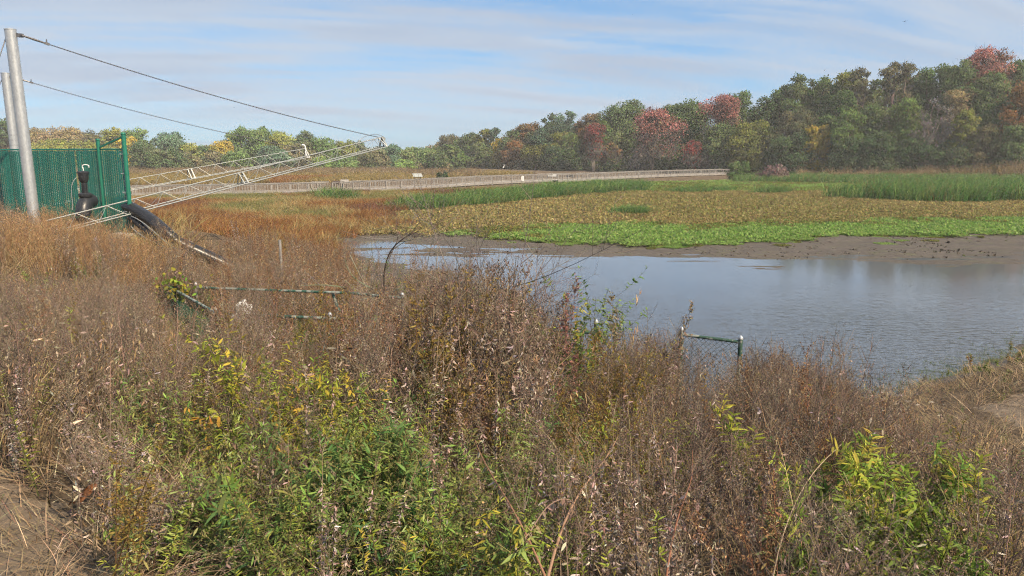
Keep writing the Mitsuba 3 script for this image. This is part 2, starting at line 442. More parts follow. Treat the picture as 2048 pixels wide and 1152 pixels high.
def tree_mesh(seed, h, R, pal, style='round', leaf=.42, base=.22, dens=1.0, twig=1.0, age=1.0):
    """A tree standing at the origin: (trunk mesh, crown mesh), each with its colours."""
    r = rng(seed); tr, cr = Leafy(), Leafy()
    bark = BARK[seed % 3]
    lean = r.normal(0, .04 * h, 2)
    top = np.array([lean[0], lean[1], h * (.62 if style != 'tall' else .8)])
    s = np.linspace(0, 1, 6)[:, None]
    path = s * top + np.c_[np.sin(s * 5 + r.random() * 6) * .02 * h, np.cos(s * 4 + r.random() * 6) * .02 * h, s * 0] * (s > 0)
    tr.tubes(path[None], [.022 * h + .04], [.006 * h], np.array([bark]), 6)
    if style == 'fan' or style == 'bare':
        for q in range(2):
            e = top * np.array([1, 1, .95]) + np.r_[r.normal(0, .16 * R + .2, 2), 0]
            p2 = s * e + np.c_[s * 0, s * 0, s * 0]; p2[0, :2] = r.normal(0, .12, 2)
            tr.tubes(p2[None], [.014 * h + .03], [.005 * h], np.array([bark]), 5)
    nl = {'round': 22, 'tall': 20, 'fan': 20, 'bare': 12, 'bush': 14}[style]
    z0 = h * base
    cen = np.empty((nl, 3)); rl = np.empty(nl)
    for k in range(nl):
        t = (k + .5 + r.uniform(-.3, .3)) / nl if style != 'fan' else .2 + .8 * (k + .5) / nl
        prof = math.sqrt(max(.05, 1 - ((t - .42) / .66) ** 2)) if style in ('round', 'bush') else (math.sqrt(max(.05, 1 - ((t - .45) / .62) ** 2)) if style == 'tall' else math.sqrt(max(.04, 1 - max(0, (t - .45) / .58) ** 2)) * min(1, .3 + 1.6 * t))
        a = k * 2.4 + r.uniform(-.5, .5)
        rr = R * prof * r.uniform(.15, .80)
        rl[k] = R * r.uniform(.26, .54) * (.7 + .3 * prof)
        cen[k] = [math.cos(a) * rr + lean[0] * t, math.sin(a) * rr + lean[1] * t, z0 + (h - z0 - .7 * rl[k]) * t]
    rl *= r.uniform(.85, 1.15, nl)
    # limbs to the clumps
    st = path[r.integers(2, 5, nl)]
    mid = (st + cen) / 2 + np.array([0, 0, -.04 * h]) + r.normal(0, .03 * h, (nl, 3))
    w = np.linspace(0, 1, 5)[None, :, None]
    limbs = (1 - w) ** 2 * st[:, None] + 2 * w * (1 - w) * mid[:, None] + w ** 2 * cen[:, None]
    tr.tubes(limbs, .007 * h + .01, .003 * h, jitter(r, bark, nl), 4)
    m = int({'fan': 30, 'bare': 26}.get(style, 5) * twig)                            # twigs fanning out of each clump's middle
    if m:
        k = np.repeat(np.arange(nl), m)
        d = unit(r, len(k)); d[:, 2] = np.abs(d[:, 2]) * .9 + .1
        e = cen[k] + d * rl[k, None] * r.uniform(.7, 1.25, (len(k), 1))
        b = cen[k] - np.array([0, 0, 1]) * rl[k, None] * .5 + r.normal(0, .1, (len(k), 3)) * rl[k, None]
        mm = (b + e) / 2 + r.normal(0, .10, (len(k), 3)) * rl[k, None]
        tw = np.stack([b, mm, e], 1)
        tr.tubes(tw, .02 + .001 * h, .014, jitter(r, np.array(PAL['grey'][0]) * (.9 if style == 'bare' else .72), len(k)), 3)
    # leaves
    for k in range(nl):
        cover = {'round': 1.0, 'tall': .95, 'bush': 1.1, 'fan': .62, 'bare': .10}[style] * dens
        if style == 'fan': cover *= .06 + 1.5 * min(1, max(0, (cen[k, 2] / h - .58) / .3))
        n = int(cover * 4 * math.pi * rl[k] ** 2 * 1.15 / (leaf * leaf * .5))
        if n < 3: continue
        p, d = crown_points(r, n, 0, 1.0, .5)
        p = p * rl[k] * np.array([1.0, 1.0, .85]) * (.72 + .62 * meshkit.noise(d * 2.3 + k * 3.1, seed))[:, None]
        keep = meshkit.noise((p + cen[k]) * (1.15 / max(.4, R * .28)), seed) > .24 + .12 * r.random(n)
        p, d = p[keep] + cen[k], d[keep]; n = len(p)
        if n < 3: continue
        nrm = d * 1.1 + np.array([0, 0, .35]) + unit(r, n) * .8; ax1 = np.cross(nrm, unit(r, n))
        lc = np.array(PAL[pal][0] if len(PAL[pal]) == 1 else PAL[pal][r.choice(len(PAL[pal]), p=[.5, .3, .2])])
        own = np.exp(r.normal(0, .12)) * lc * age
        col = jitter(r, own, n, .07, .22)
        mixin = r.random(n) < .25
        col[mixin] = pick(r, PAL[pal], mixin.sum()) * age
        L = leaf * r.uniform(.6, 1.7, n)
        cr.flakes(p, ax1 + np.array([.15, 0, .45]) + d * .4, np.cross(ax1, nrm), L, L * r.uniform(.4, .8, n), col)
    # looser leaves all over the crown, out to a ragged edge
    n = int(.9 * dens * R * (h - z0) * {'fan': .25, 'bare': .06}.get(style, 1.0) / (leaf * leaf)) if style != 'bush' else int(.7 * R * h / (leaf * leaf))
    d = unit(r, n); q = d * np.array([R, R, (h - z0) * .5]) * (r.random((n, 1)) ** .3) * (.72 + .5 * meshkit.noise(d * 3.1, seed + 5))[:, None] + np.array([lean[0] * .6, lean[1] * .6, z0 + (h - z0) * .5])
    q = q[meshkit.noise(q * (2.2 / max(.5, R * .3)), seed + 9) > .42]
    if style == 'fan': q = q[q[:, 2] > .55 * h]
    n = len(q)
    if n > 3:
        L = leaf * r.uniform(.6, 1.6, n)
        cr.flakes(q, unit(r, n) + np.array([.2, 0, .7]), unit(r, n), L, L * r.uniform(.4, .8, n), pick(r, PAL[pal], n, hue=.06, val=.18) * age)
    return tr, cr


def tree(name, u, vtop, wpx, y, pal, style, label, cat='tree', group=None, z0=.1, **k):
    seed = 1000 + len(placed)
    p = at(u, vtop, y); x, h, R = p[0], p[2] - z0, wpx / 2 * y / FOCAL
    tr, cr = tree_mesh(seed, h, R, pal, style, leaf=k.pop('leaf', .265 * (y / 120) ** .7), **k)
    key = thing(name, label, cat, group)
    pos = np.array([x, y, z0 - .1])
    for leafy, part, mat in ((tr, 'trunk' if cat == 'tree' else 'stem', 'dry_mat'), (cr, 'crown', 'leaf_mat')):
        if leafy.n:
            (v, f), c = leafy.mesh()
            put(part, (v + pos, f), mat, key, color=c)
    placed.append((x, y, R))
    return key


placed, n_tri = [], [0]
yr = lambda u: float(np.interp(u, [820, 900, 1000, 1200, 1460, 1700, 2048, 2300], [266, 236, 208, 180, 157, 140, 127, 115]))
# right forest: (u, top v, width, metres behind the forest's edge, palette, style, name, label)
FOREST = [
    (1309, 214, 108, -7, 'pink', 'fan', 'maple_tree', 'large round maple with rose red top and bare grey lower branches behind the boardwalk'),
    (1188, 244, 58, -5, 'red', 'fan', 'maple_tree', 'narrow maple with bright red crown left of the big rose red one'),
    (1442, 188, 92, 2, 'pink', 'fan', 'maple_tree', 'tall pinkish orange maple above the olive trees at the boardwalk end'),
    (1388, 280, 54, -6, 'red', 'fan', 'maple_tree', 'small low dark red maple at the forest edge beside the boardwalk'),
    (1224, 284, 40, 0, 'rust', 'fan', 'maple_tree', 'small rust red half bare maple low at the forest edge'),
    (1988, 91, 122, 16, 'pink', 'fan', 'maple_tree', 'tall pale pink maple topping the forest at the right edge'),
    (2040, 158, 66, 3, 'orange', 'round', 'maple_tree', 'orange red maple at the right edge of the photo'),
    (1800, 120, 78, 12, 'brown', 'fan', 'maple_tree', 'brown half bare treetop rising above the middle of the right forest'),
    (1725, 134, 60, 11, 'brown', 'fan', 'maple_tree', 'brown treetop left of the half bare one'),
    (1100, 226, 42, 12, 'dgreen', 'tall', 'broadleaf_tree', 'dark green tree with sky showing through its top above the forest'),
    (1143, 219, 48, 11, 'bgreen', 'tall', 'broadleaf_tree', 'blue green tall tree beside the dark see-through one'),
    (1190, 224, 66, 12, 'rust', 'round', 'broadleaf_tree', 'rust topped tree behind the bright red maple'),
    (1252, 203, 88, 10, 'olive', 'round', 'broadleaf_tree', 'big olive green tree left behind the rose red maple'),
    (1335, 204, 64, 14, 'olive', 'round', 'broadleaf_tree', 'olive treetop showing just above the rose red maple'),
    (1220, 236, 50, 6, 'lgreen', 'round', 'broadleaf_tree', 'yellow green tree between the red maple and the big olive tree'),
    (1092, 254, 58, 4, 'bgreen', 'round', 'broadleaf_tree', 'bluish green rounded tree in the middle of the far forest'),
    (1146, 262, 34, 2, 'lgreen', 'tall', 'broadleaf_tree', 'slim bright light green tree left of the red maple'),
    (1120, 262, 40, 2, 'yolive', 'round', 'broadleaf_tree', 'yellow olive tree beside the slim light green one'),
    (1050, 245, 66, 8, 'rust', 'round', 'broadleaf_tree', 'orange tinged treetop left of the dark see-through tree'),
    (1068, 262, 46, 1, 'brown', 'round', 'broadleaf_tree', 'brown leaved tree under the orange tinged treetop'),
    (1022, 258, 50, 5, 'olive', 'round', 'broadleaf_tree', 'olive tree left below the orange tinged treetop'),
    (985, 252, 26, 8, 'bgreen', 'tall', 'broadleaf_tree', 'thin blue green tree sticking out of the yellow trees'),
    (968, 256, 36, 7, 'yolive', 'round', 'broadleaf_tree', 'yellow olive treetop beside the thin blue green tree'),
    (997, 274, 44, 2, 'yellow', 'round', 'broadleaf_tree', 'clear yellow tree in the far part of the forest'),
    (1026, 279, 36, 1, 'orange', 'round', 'broadleaf_tree', 'small amber tree right of the clear yellow one'),
    (940, 266, 54, 4, 'olive', 'round', 'broadleaf_tree', 'dull olive tree at the far end of the forest'),
    (902, 268, 54, 4, 'brown', 'round', 'broadleaf_tree', 'brownish round tree at the tip of the forest'),
    (874, 284, 46, 2, 'tan', 'round', 'broadleaf_tree', 'low tan tree ending the forest towards the open marsh'),
    (958, 284, 46, 0, 'olive', 'round', 'broadleaf_tree', 'mid green tree low beneath the thin blue green tree'),
    (1080, 286, 56, 0, 'yolive', 'round', 'broadleaf_tree', 'yellowish tree low behind the white sign panel'),
    (1125, 292, 62, -2, 'dgreen', 'round', 'broadleaf_tree', 'dark green tree low behind the boardwalk platform'),
    (1376, 199, 84, 8, 'green', 'round', 'broadleaf_tree', 'full green tree right of the rose red maple'),
    (1478, 178, 68, 16, 'green', 'round', 'broadleaf_tree', 'green treetop behind the pinkish orange maple'),
    (1524, 189, 66, 9, 'dgreen', 'round', 'broadleaf_tree', 'deep green round tree right of the pinkish orange maple'),
    (1356, 262, 64, 1, 'green', 'round', 'broadleaf_tree', 'green tree low right of the rose red maple trunks'),
    (1450, 244, 78, 0, 'olive', 'round', 'broadleaf_tree', 'olive tree in front at the boardwalk end'),
    (1502, 238, 82, 0, 'yolive', 'round', 'broadleaf_tree', 'rounded yellow topped olive tree in front at the boardwalk end'),
    (1566, 164, 56, 12, 'olive', 'tall', 'broadleaf_tree', 'olive tall tree where the forest steps up'),
    (1604, 146, 62, 13, 'olive', 'tall', 'broadleaf_tree', 'grey olive tree, first of the tall ones right of the step'),
    (1592, 218, 72, 4, 'brown', 'round', 'broadleaf_tree', 'brown olive tree below the forest step'),
    (1642, 150, 60, 13, 'green', 'round', 'broadleaf_tree', 'green tall tree right of the grey olive one'),
    (1688, 138, 74, 14, 'yolive', 'round', 'broadleaf_tree', 'broad yellow green tree left of the brown fan shaped top'),
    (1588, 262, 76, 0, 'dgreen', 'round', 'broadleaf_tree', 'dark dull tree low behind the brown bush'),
    (1640, 246, 54, 1, 'yellow', 'round', 'broadleaf_tree', 'yellow leaved tree in the shade of the right forest edge'),
    (1692, 218, 66, 3, 'lgreen', 'round', 'broadleaf_tree', 'yellow green rounded tree in the middle of the right forest'),
    (1690, 176, 70, 8, 'green', 'round', 'broadleaf_tree', 'green tree under the broad yellow green top'),
    (1752, 205, 60, 4, 'olive', 'round', 'broadleaf_tree', 'olive tree between the two rounded yellow green ones'),
    (1818, 192, 68, 3, 'lgreen', 'round', 'broadleaf_tree', 'larger rounded yellow green tree left of the bare grey trees'),
    (1860, 126, 72, 14, 'green', 'round', 'broadleaf_tree', 'green treetop right of the half bare one'),
    (1915, 116, 84, 13, 'olive', 'round', 'broadleaf_tree', 'large olive treetop below the pale pink maple'),
    (1960, 142, 76, 10, 'olive', 'round', 'broadleaf_tree', 'olive brown tree left of the orange red maple'),
    (2046, 118, 70, 14, 'olive', 'round', 'broadleaf_tree', 'olive treetop above the orange red maple'),
    (1868, 190, 62, 2, 'grey', 'bare', 'bare_tree', 'bare mauve grey tree in front of the right forest'),
    (1900, 206, 56, 1, 'grey', 'bare', 'bare_tree', 'second bare grey tree, right of the mauve grey one'),
    (1856, 236, 62, 0, 'grey', 'bare', 'bare_tree', 'lower bare tree with pale twigs below the mauve grey one'),
    (1926, 214, 46, 0, 'yolive', 'round', 'broadleaf_tree', 'small yellow green tree right of the bare grey trees'),
    (1924, 172, 58, 7, 'tan', 'round', 'broadleaf_tree', 'tan tinted tree behind the bare grey trees'),
    (1968, 248, 56, 0, 'brown', 'round', 'broadleaf_tree', 'brown small tree low near the right edge'),
    (2000, 200, 70, 4, 'olive', 'round', 'broadleaf_tree', 'olive tree left below the orange red maple'),
    (2040, 246, 66, 0, 'olive', 'round', 'broadleaf_tree', 'olive low tree at the right edge under the orange red maple'),
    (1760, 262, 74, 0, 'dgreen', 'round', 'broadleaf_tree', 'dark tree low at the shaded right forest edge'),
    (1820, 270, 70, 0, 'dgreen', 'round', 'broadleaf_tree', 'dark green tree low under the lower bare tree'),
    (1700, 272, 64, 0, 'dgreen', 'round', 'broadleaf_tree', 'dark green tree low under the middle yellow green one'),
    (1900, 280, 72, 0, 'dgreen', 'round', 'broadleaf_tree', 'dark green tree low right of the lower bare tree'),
    (1414, 300, 54, -3, 'grey', 'bare', 'bare_tree', 'leafless leaning grey bush at the boardwalk end'),
    (1280, 292, 70, -1, 'grey', 'bare', 'bare_tree', 'bare grey twiggy tree left of the rose red maple trunks'),
]
for (u, v, w, back, pal, style, name, label) in FOREST:
    far = yr(u) > 150
    tree(name, u, v, w * (1.3 if style in ('round', 'tall') else 1.12), yr(u) + back, pal, style, label, base=.12 if back <= 2 else .22)
# the trees deeper in the wood show as tops and gaps only
r0 = rng(77)
for k in range(30):
    u = 900 + (2120 - 900) * (k + r0.uniform(.1, .9)) / 30
    vt = np.interp(u, [900, 1000, 1100, 1200, 1300, 1450, 1530, 1600, 1750, 1900, 2120], [288, 272, 254, 230, 222, 208, 200, 166, 146, 128, 108])
    tree('broadleaf_tree', u, vt + r0.uniform(-2, 14), r0.uniform(56, 84), yr(u) + r0.uniform(16, 26), ['olive', 'green', 'dgreen', 'brown', 'yolive'][k % 5], 'round', 'dull green and brown tree deep inside the forest on the right, mostly hidden', group='trees deep in the right forest', leaf=.5, dens=.9, twig=0)
# left and middle: the far tree line behind the reeds
LEFT = [
    (6, 232, 50, 0, 'dgreen', 'round', 'dark green treetop at the left edge above the fence'),
    (60, 256, 110, 6, 'tan', 'round', 'tan brown tree above the fence between the steel masts'),
    (128, 254, 100, 4, 'tan', 'round', 'wide tan brown tree above the green fence'),
    (110, 276, 96, -4, 'yolive', 'round', 'yellow olive tree low above the green fence'),
    (176, 262, 74, 4, 'brown', 'round', 'brownish tree above the fence right of the tan one'),
    (170, 280, 70, -5, 'yolive', 'round', 'yellow green tree just above the slats of the fence'),
    (217, 254, 56, 4, 'yolive', 'round', 'pale yellow green round tree left of the tall fence post'),
    (246, 272, 44, -2, 'yellow', 'round', 'yellow tree right behind the tall fence post'),
    (270, 256, 54, 3, 'green', 'round', 'green round tree right of the tall fence post'),
    (283, 278, 66, -12, 'dgreen', 'bush', 'large dark green bushy tree right of the green fence'),
    (328, 293, 76, -14, 'dgreen', 'bush', 'lower dark green bushy tree beside the large one'),
    (335, 264, 78, 0, 'bgreen', 'round', 'blue green domed tree behind the dark bushy ones'),
    (380, 286, 50, 0, 'yolive', 'round', 'yellow olive low tree right of the domed one'),
    (372, 302, 46, -10, 'brown', 'round', 'brown low tree right of the dark bushy ones'),
    (408, 290, 44, 0, 'dgreen', 'round', 'dull dark tree left of the small yellow one'),
    (438, 280, 54, -2, 'yellow', 'round', 'small golden yellow tree under the end of the rear cable'),
    (424, 302, 54, -8, 'brown', 'round', 'brown olive bushy tree under the golden yellow one'),
    (478, 254, 84, 3, 'green', 'tall', 'tall pale green tree right of the golden yellow one'),
    (520, 253, 70, 3, 'green', 'tall', 'tall green tree, second right of the golden yellow one'),
    (560, 262, 66, 2, 'yolive', 'tall', 'yellow green tall tree behind the tip of the rear boom'),
    (472, 300, 58, -8, 'green', 'round', 'low green tree behind the rear boom'),
    (545, 290, 70, -5, 'bgreen', 'round', 'low blue green tree behind the front boom'),
    (606, 258, 46, 4, 'dgreen', 'tall', 'dark blue green tall tree above the tip of the rear boom'),
    (600, 282, 64, -2, 'brown', 'round', 'brown tinged tree under the dark blue green one'),
    (650, 274, 66, 0, 'green', 'round', 'green tree under the front boom near its outer half'),
    (690, 280, 54, 2, 'yolive', 'round', 'pale olive tree behind the outer half of the front boom'),
    (716, 280, 46, 6, 'dgreen', 'round', 'dark tree just behind the outer end of the front boom'),
    (640, 312, 44, -10, 'lgreen', 'bush', 'low light green bush at the foot of the far tree line'),
    (690, 310, 54, -9, 'green', 'bush', 'low green bush under the outer end of the front boom'),
    (742, 296, 62, -4, 'brown', 'round', 'brown green tree right under the boom tip'),
    (784, 287, 50, 0, 'bgreen', 'tall', 'blue green upright tree right of the boom tip'),
    (820, 292, 58, 2, 'olive', 'round', 'grey olive tree in the gap right of the boom tip'),
    (812, 318, 48, -10, 'lgreen', 'bush', 'light green low bush in the gap right of the boom tip'),
    (850, 296, 50, 2, 'olive', 'round', 'grey green tree where the far line meets the forest'),
    (876, 304, 54, -6, 'dgreen', 'round', 'dark green low tree where the far line meets the forest'),
]
for (u, v, w, back, pal, style, label) in LEFT:
    tree('broadleaf_tree', u, v, w * 1.12, 200 + back * 1.6, pal, style, label, base=.04 if style == 'bush' else .08, age=1.6)
for k in range(17):
    u = -20 + 930 * (k + r0.uniform(.1, .9)) / 17
    tree('broadleaf_tree', u, r0.uniform(282, 298), r0.uniform(56, 80), 214 + r0.uniform(0, 12), ['olive', 'green', 'tan', 'yolive', 'dgreen'][k % 5], 'round', 'dull tree behind the first row of the far left tree line, mostly hidden', group='trees behind the far left line', leaf=.6, base=.05, twig=0)
for (u, v, w, y, pal, label) in [(1547, 328, 84, 112, 'mauve', 'reddish brown low twiggy bush at the forest foot right of the boardwalk end'), (916, 334, 46, 150, 'brown', 'small grey green bush in the tan reeds beyond the boardwalk'),
                                 (884, 341, 26, 120, 'dgreen', 'low round dark bush in the tan reeds'), (1480, 322, 50, 118, 'green', 'green bush at the end of the boardwalk')]:
    tree('bush', u, v, w, y, pal, 'bush', label, cat='bush', base=.05, leaf=.3, twig=3)
# undergrowth closing the foot of the woods
ug = Leafy(); r = rng(5)
for (u0, u1, off, h0, pals, n) in [(870, 2120, 1.5, (1.5, 4.5), ['dgreen', 'brown', 'dgreen', 'olive'], 260), (1000, 2120, 9, (3, 7), ['dgreen', 'dgreen', 'brown'], 170), (-40, 900, None, (1.5, 3.5), ['olive', 'brown', 'dgreen', 'tan'], 120)]:
    for k in range(n):
        u = r.uniform(u0, u1); y = (yr(u) + off if off is not None else 190) + r.normal(0, 1.6)
        x = at(u, 340, y)[0]; h = r.uniform(*h0) * (.8 if u < 1150 else 1); R = h * r.uniform(.35, .6)
        m = int(26 * h)
        p = np.array([x, y, h * .5]) + unit(r, m) * np.array([R, R, h * .55]) * r.random((m, 1)) ** .4
        a1 = unit(r, m); L = r.uniform(.3, .75, m)
        ug.flakes(p, a1, unit(r, m), L, L * .7, pick(r, PAL[pals[k % len(pals)]], m))
ug.put('undergrowth', 'leaf_mat')
labels['undergrowth'] = {'label': 'dark tangled undergrowth at the foot of the woods', 'category': 'undergrowth', 'kind': 'stuff'}
# ------------------------------------------------------------------ boardwalk
RAIL_Z, DECK_Z = 1.30, .45
bw_px = [(170, 375.6), (254, 373.0), (440, 369.6), (610, 366.2), (700, 363.6), (800, 360.6), (900, 356.2), (1005, 351.4), (1100, 348.6), (1180, 346.4), (1260, 343.6), (1342, 341.0), (1430, 338.8), (1462, 338.2)]
bw = smooth_path([at(u, v, z=RAIL_Z)[:2] for u, v in bw_px], 400)
_s = np.r_[0, np.cumsum(np.linalg.norm(np.diff(bw, axis=0), axis=1))]


def bw_at(s): return np.array([np.interp(s, _s, bw[:, 0]), np.interp(s, _s, bw[:, 1])])


def bw_dir(s):
    d = bw_at(s + .2) - bw_at(s - .2); return d / np.linalg.norm(d)


def s_of(u):
    uu, _ = pixel(np.c_[bw, np.full(len(bw), RAIL_Z)]); return float(np.interp(u, uu, _s))


P3 = lambda q, z: np.array([q[0], q[1], z])
bk = thing('boardwalk', 'long weathered grey wooden boardwalk with railings crossing the marsh', 'boardwalk')
WID = 1.9
r = rng(9)
plat = [(s_of(655), s_of(690)), (s_of(1108), s_of(1172))]           # the two viewing platforms


def bump(s):
    return 1.1 if any(a < s < b for a, b in plat) else 0.0


step = 1.05
N = int(_s[-1] / step)
rail_near, rail_far, deck, fascia, bal = [], [], [], [], []
for i in range(N):
    s0, s1 = i * step, (i + 1) * step
    q0, q1 = bw_at(s0), bw_at(s1)
    d = bw_dir((s0 + s1) / 2); nrm = np.array([-d[1], d[0]])            # nrm points away from the camera
    o = bump((s0 + s1) / 2)
    z = r.normal(0, .006)
    for side, lst in ((0, rail_near), (1, rail_far)):
        off = -nrm * o if side == 0 else nrm * (WID + o)
        a0, a1 = q0 + off, q1 + off
        put('top_rail', join([bar(P3(a0, RAIL_Z + z), P3(a1, RAIL_Z + z), .14, .045), bar(P3(a0, RAIL_Z - .06 + z), P3(a1, RAIL_Z - .06 + z), .04, .085)]), 'grey_wood', bk)
        bal.append(bar(P3(a0, DECK_Z + .14), P3(a1, DECK_Z + .14), .04, .07))
        gone = o and side == 0 and i % 3 == 1
        for t in np.arange(.12, .99, .235):
            if gone: continue
            b = a0 + (a1 - a0) * t + d * r.normal(0, .006)
            bal.append(bar(P3(b, DECK_Z + .1), P3(b, RAIL_Z - .05), .028, .038, up=(d[0], d[1], 0)))
    if i % 2 == 0 or o:
        for side in (0, 1):
            b = q0 + (-nrm * (o + .03) if side == 0 else nrm * (WID + o + .03))
            put('railing_post', bar(P3(b, DECK_Z - .25), P3(b, RAIL_Z - .03), .09, .11, up=(d[0], d[1], 0)), 'grey_wood', bk)
    deck.append(bar(P3(q0 + nrm * (WID / 2), DECK_Z - .02), P3(q1 + nrm * (WID / 2), DECK_Z - .02), WID + 2 * o, .04))
    put('fascia', bar(P3(q0 - nrm * (o + .0), DECK_Z - .13), P3(q1 - nrm * (o + .0), DECK_Z - .13), .05, .20), 'grey_wood', bk)
    put('fascia', bar(P3(q0 + nrm * (WID + o), DECK_Z - .13), P3(q1 + nrm * (WID + o), DECK_Z - .13), .05, .20), 'grey_wood', bk)
    if i % 3 == 0:
        for side in (.1, WID - .1):
            b = q0 + nrm * side
            put('pile', bar(P3(b, -.5), P3(b, DECK_Z - .06), .2, .2, up=(d[0], d[1], 0)), 'grey_wood', bk)
put('deck', join(deck), 'grey_wood', bk);
put('baluster', join(bal), 'grey_wood', bk, kind='stuff')


def panel_sign(u, v, y, w, h, col, label, tilt=35, yaw=0, name='information_sign'):
    c = at(u, v, y)
    mname = f'sign_face_{len(taken)}'
    principled(mname, col, .5)
    k = thing(name, label, 'sign')
    m = trimesh.creation.box((w, .04, h))
    m.apply_transform(trimesh.transformations.rotation_matrix(math.radians(-tilt), [1, 0, 0])); m.apply_transform(trimesh.transformations.rotation_matrix(math.radians(yaw), [0, 0, 1])); m.apply_translation(c)
    put('panel', m, mname, k)
    for s in (-.3, .3):
        q = c + np.array([s * w * math.cos(math.radians(yaw)), s * w * math.sin(math.radians(yaw)) + .06, -.02])
        put('post', bar(q, [q[0], q[1], min(.2, c[2] - .4)], .07, .07, up=(0, 1, 0)), 'grey_wood', k)


qy = lambda u: float(bw_at(s_of(u))[1])
panel_sign(1105, 350.5, qy(1105) + 2.2, 1.2, .5, (.30, .30, .29), 'pale angled sign panel at the left end of the farther boardwalk platform', 40)
panel_sign(1141, 351.5, qy(1141) - 1.15, 1.2, .5, (.03, .03, .03), 'dark backed sign panel on the farther boardwalk platform', 30)
panel_sign(672, 364.5, qy(672) - 1.1, .75, .42, (.07, .05, .04), 'brown backed sign panel on the nearer boardwalk platform', 50)
panel_sign(689, 361.5, qy(689) + 2.2, .9, .4, (.28, .26, .235), 'pale tilted sign panel behind the nearer boardwalk platform', 55)
panel_sign(835, 350.5, 78, 1.0, .55, (.30, .32, .31), 'pale tilted panel standing alone in the tan grass beyond the boardwalk', 50, 25)
c = at(1045, 357.2, qy(1045) - .15)
k = put('notice_board', trimesh.creation.box((.42, .03, .7), transform=trimesh.transformations.translation_matrix(c)), 'white_plastic')
labels[k] = {'label': 'small white notice fixed to the boardwalk railing', 'category': 'notice'}

# ------------------------------------------------------------------ steel masts, cables
def mast(u0, v0, u1, v1, y, zb, rad, label):
    k = thing('steel_mast', label, 'mast')
    p0, p1 = at(u0, v0, y), at(u1, v1, y)
    d = (p0 - p1) / (p0[2] - p1[2])
    base = p1 + d * (zb - p1[2])
    put('tube', tube([base, base + (p0 - base) * .5, p0], [rad * 1.02, rad, rad * .98], 28), 'galvanized_steel', k, smooth=40)
    a = (p0 - base) / np.linalg.norm(p0 - base)
    put('cap', tube([p0 + a * .003, p0 + a * .022], rad * 1.03, 28), 'galvanized_steel', k, smooth=40)
    lug = p0 - a * .12
    put('lug', join([bar(lug + [rad * .7, 0, 0], lug + [rad + .17, .02, -.02], .02, .10), tube([lug + [rad + .13, -.05, -.01], lug + [rad + .13, .05, -.01]], .022, 8)]), 'cable_steel', k)
    return p0, base, lug + np.array([rad + .14, 0, -.01])


top1, base1, lug1 = mast(20.5, 60, 67, 425, 20.0, 1.6, .138, 'nearer and taller leaning galvanized steel mast in front of the green fence')
top2, base2, lug2 = mast(10.5, 147, 28, 290, 27.5, 1.5, .142, 'farther galvanized steel mast behind the green fence')


def cable(p0, p1, label, sag, rr=.013, turn=True):
    k = thing('stay_cable', label, 'cable')
    s = np.linspace(0, 1, 40)[:, None]
    pts = p0 + (np.asarray(p1) - p0) * s; pts[:, 2] -= sag * 4 * (s * (1 - s))[:, 0]
    put('rope', tube(pts, rr, 6), 'cable_steel', k, smooth=60)
    if turn:
        i = 2
        put('turnbuckle', tube([pts[0], pts[1], pts[i]], [.022, .03, .022], 8), 'cable_steel', k, smooth=40)
        d = pts[i + 1] - pts[i]; d /= np.linalg.norm(d)
        put('clamp', join([bar(pts[i] - d * .05, pts[i] + d * .06, .05, .06), tube([pts[i], pts[i] + [0, 0, .11]], .014, 6)]), 'cable_steel', k)


# ------------------------------------------------------------------ lattice booms
def boom(base, tip, span, high, n, label, joint_at, lead=.0, rc=.018, rb=.0068):
    k = thing('lattice_boom', label, 'boom')
    ax_ = (tip - base); L = np.linalg.norm(ax_); ax_ = ax_ / L
    side = np.cross(ax_, [0, 0, 1]); side /= np.linalg.norm(side)
    up = np.cross(side, ax_)
    A = lambda t: base + ax_ * L * t + up * high * .62
    Bn = lambda t: base + ax_ * L * t + side * span / 2 - up * high * .38
    Bf = lambda t: base + ax_ * L * t - side * span / 2 - up * high * .38
    put('top_chord', tube([A(-lead), A(.5), A(1)], rc, 10), 'boom_paint', k, smooth=40)
    put('bottom_chord', tube([Bn(0), Bn(.5), Bn(1)], rc, 10), 'boom_paint', k, smooth=40)
    put('bottom_chord', tube([Bf(0), Bf(.5), Bf(1)], rc, 10), 'boom_paint', k, smooth=40)
    for i in range(n):
        t0, tm, t1 = i / n, (i + .5) / n, (i + 1) / n
        for B in (Bn, Bf):
            put('brace', tube([B(t0), A(tm)], rb, 6), 'boom_paint', k)
            put('brace', tube([A(tm), B(t1)], rb, 6), 'boom_paint', k)
        put('brace', tube([Bn(t0) if i % 2 else Bf(t0), Bf(t1) if i % 2 else Bn(t1)], rb * .8, 6), 'boom_paint', k)
    for t, w in ((joint_at, .03), (1.0, .05)):
        tri_ = [bar(A(t), Bn(t), .02, w, up=ax_), bar(A(t), Bf(t), .02, w, up=ax_), bar(Bn(t), Bf(t), .02, w, up=ax_)]
        put('joint_frame', join(tri_), 'boom_paint', k)
    t = joint_at + .012
    put('joint_frame', join([bar(A(t), Bn(t), .02, .045, up=ax_), bar(A(t), Bf(t), .02, .045, up=ax_), bar(Bn(t), Bf(t), .02, .045, up=ax_)]), 'boom_paint', k)
    return k, A, Bn, Bf, ax_, up, side


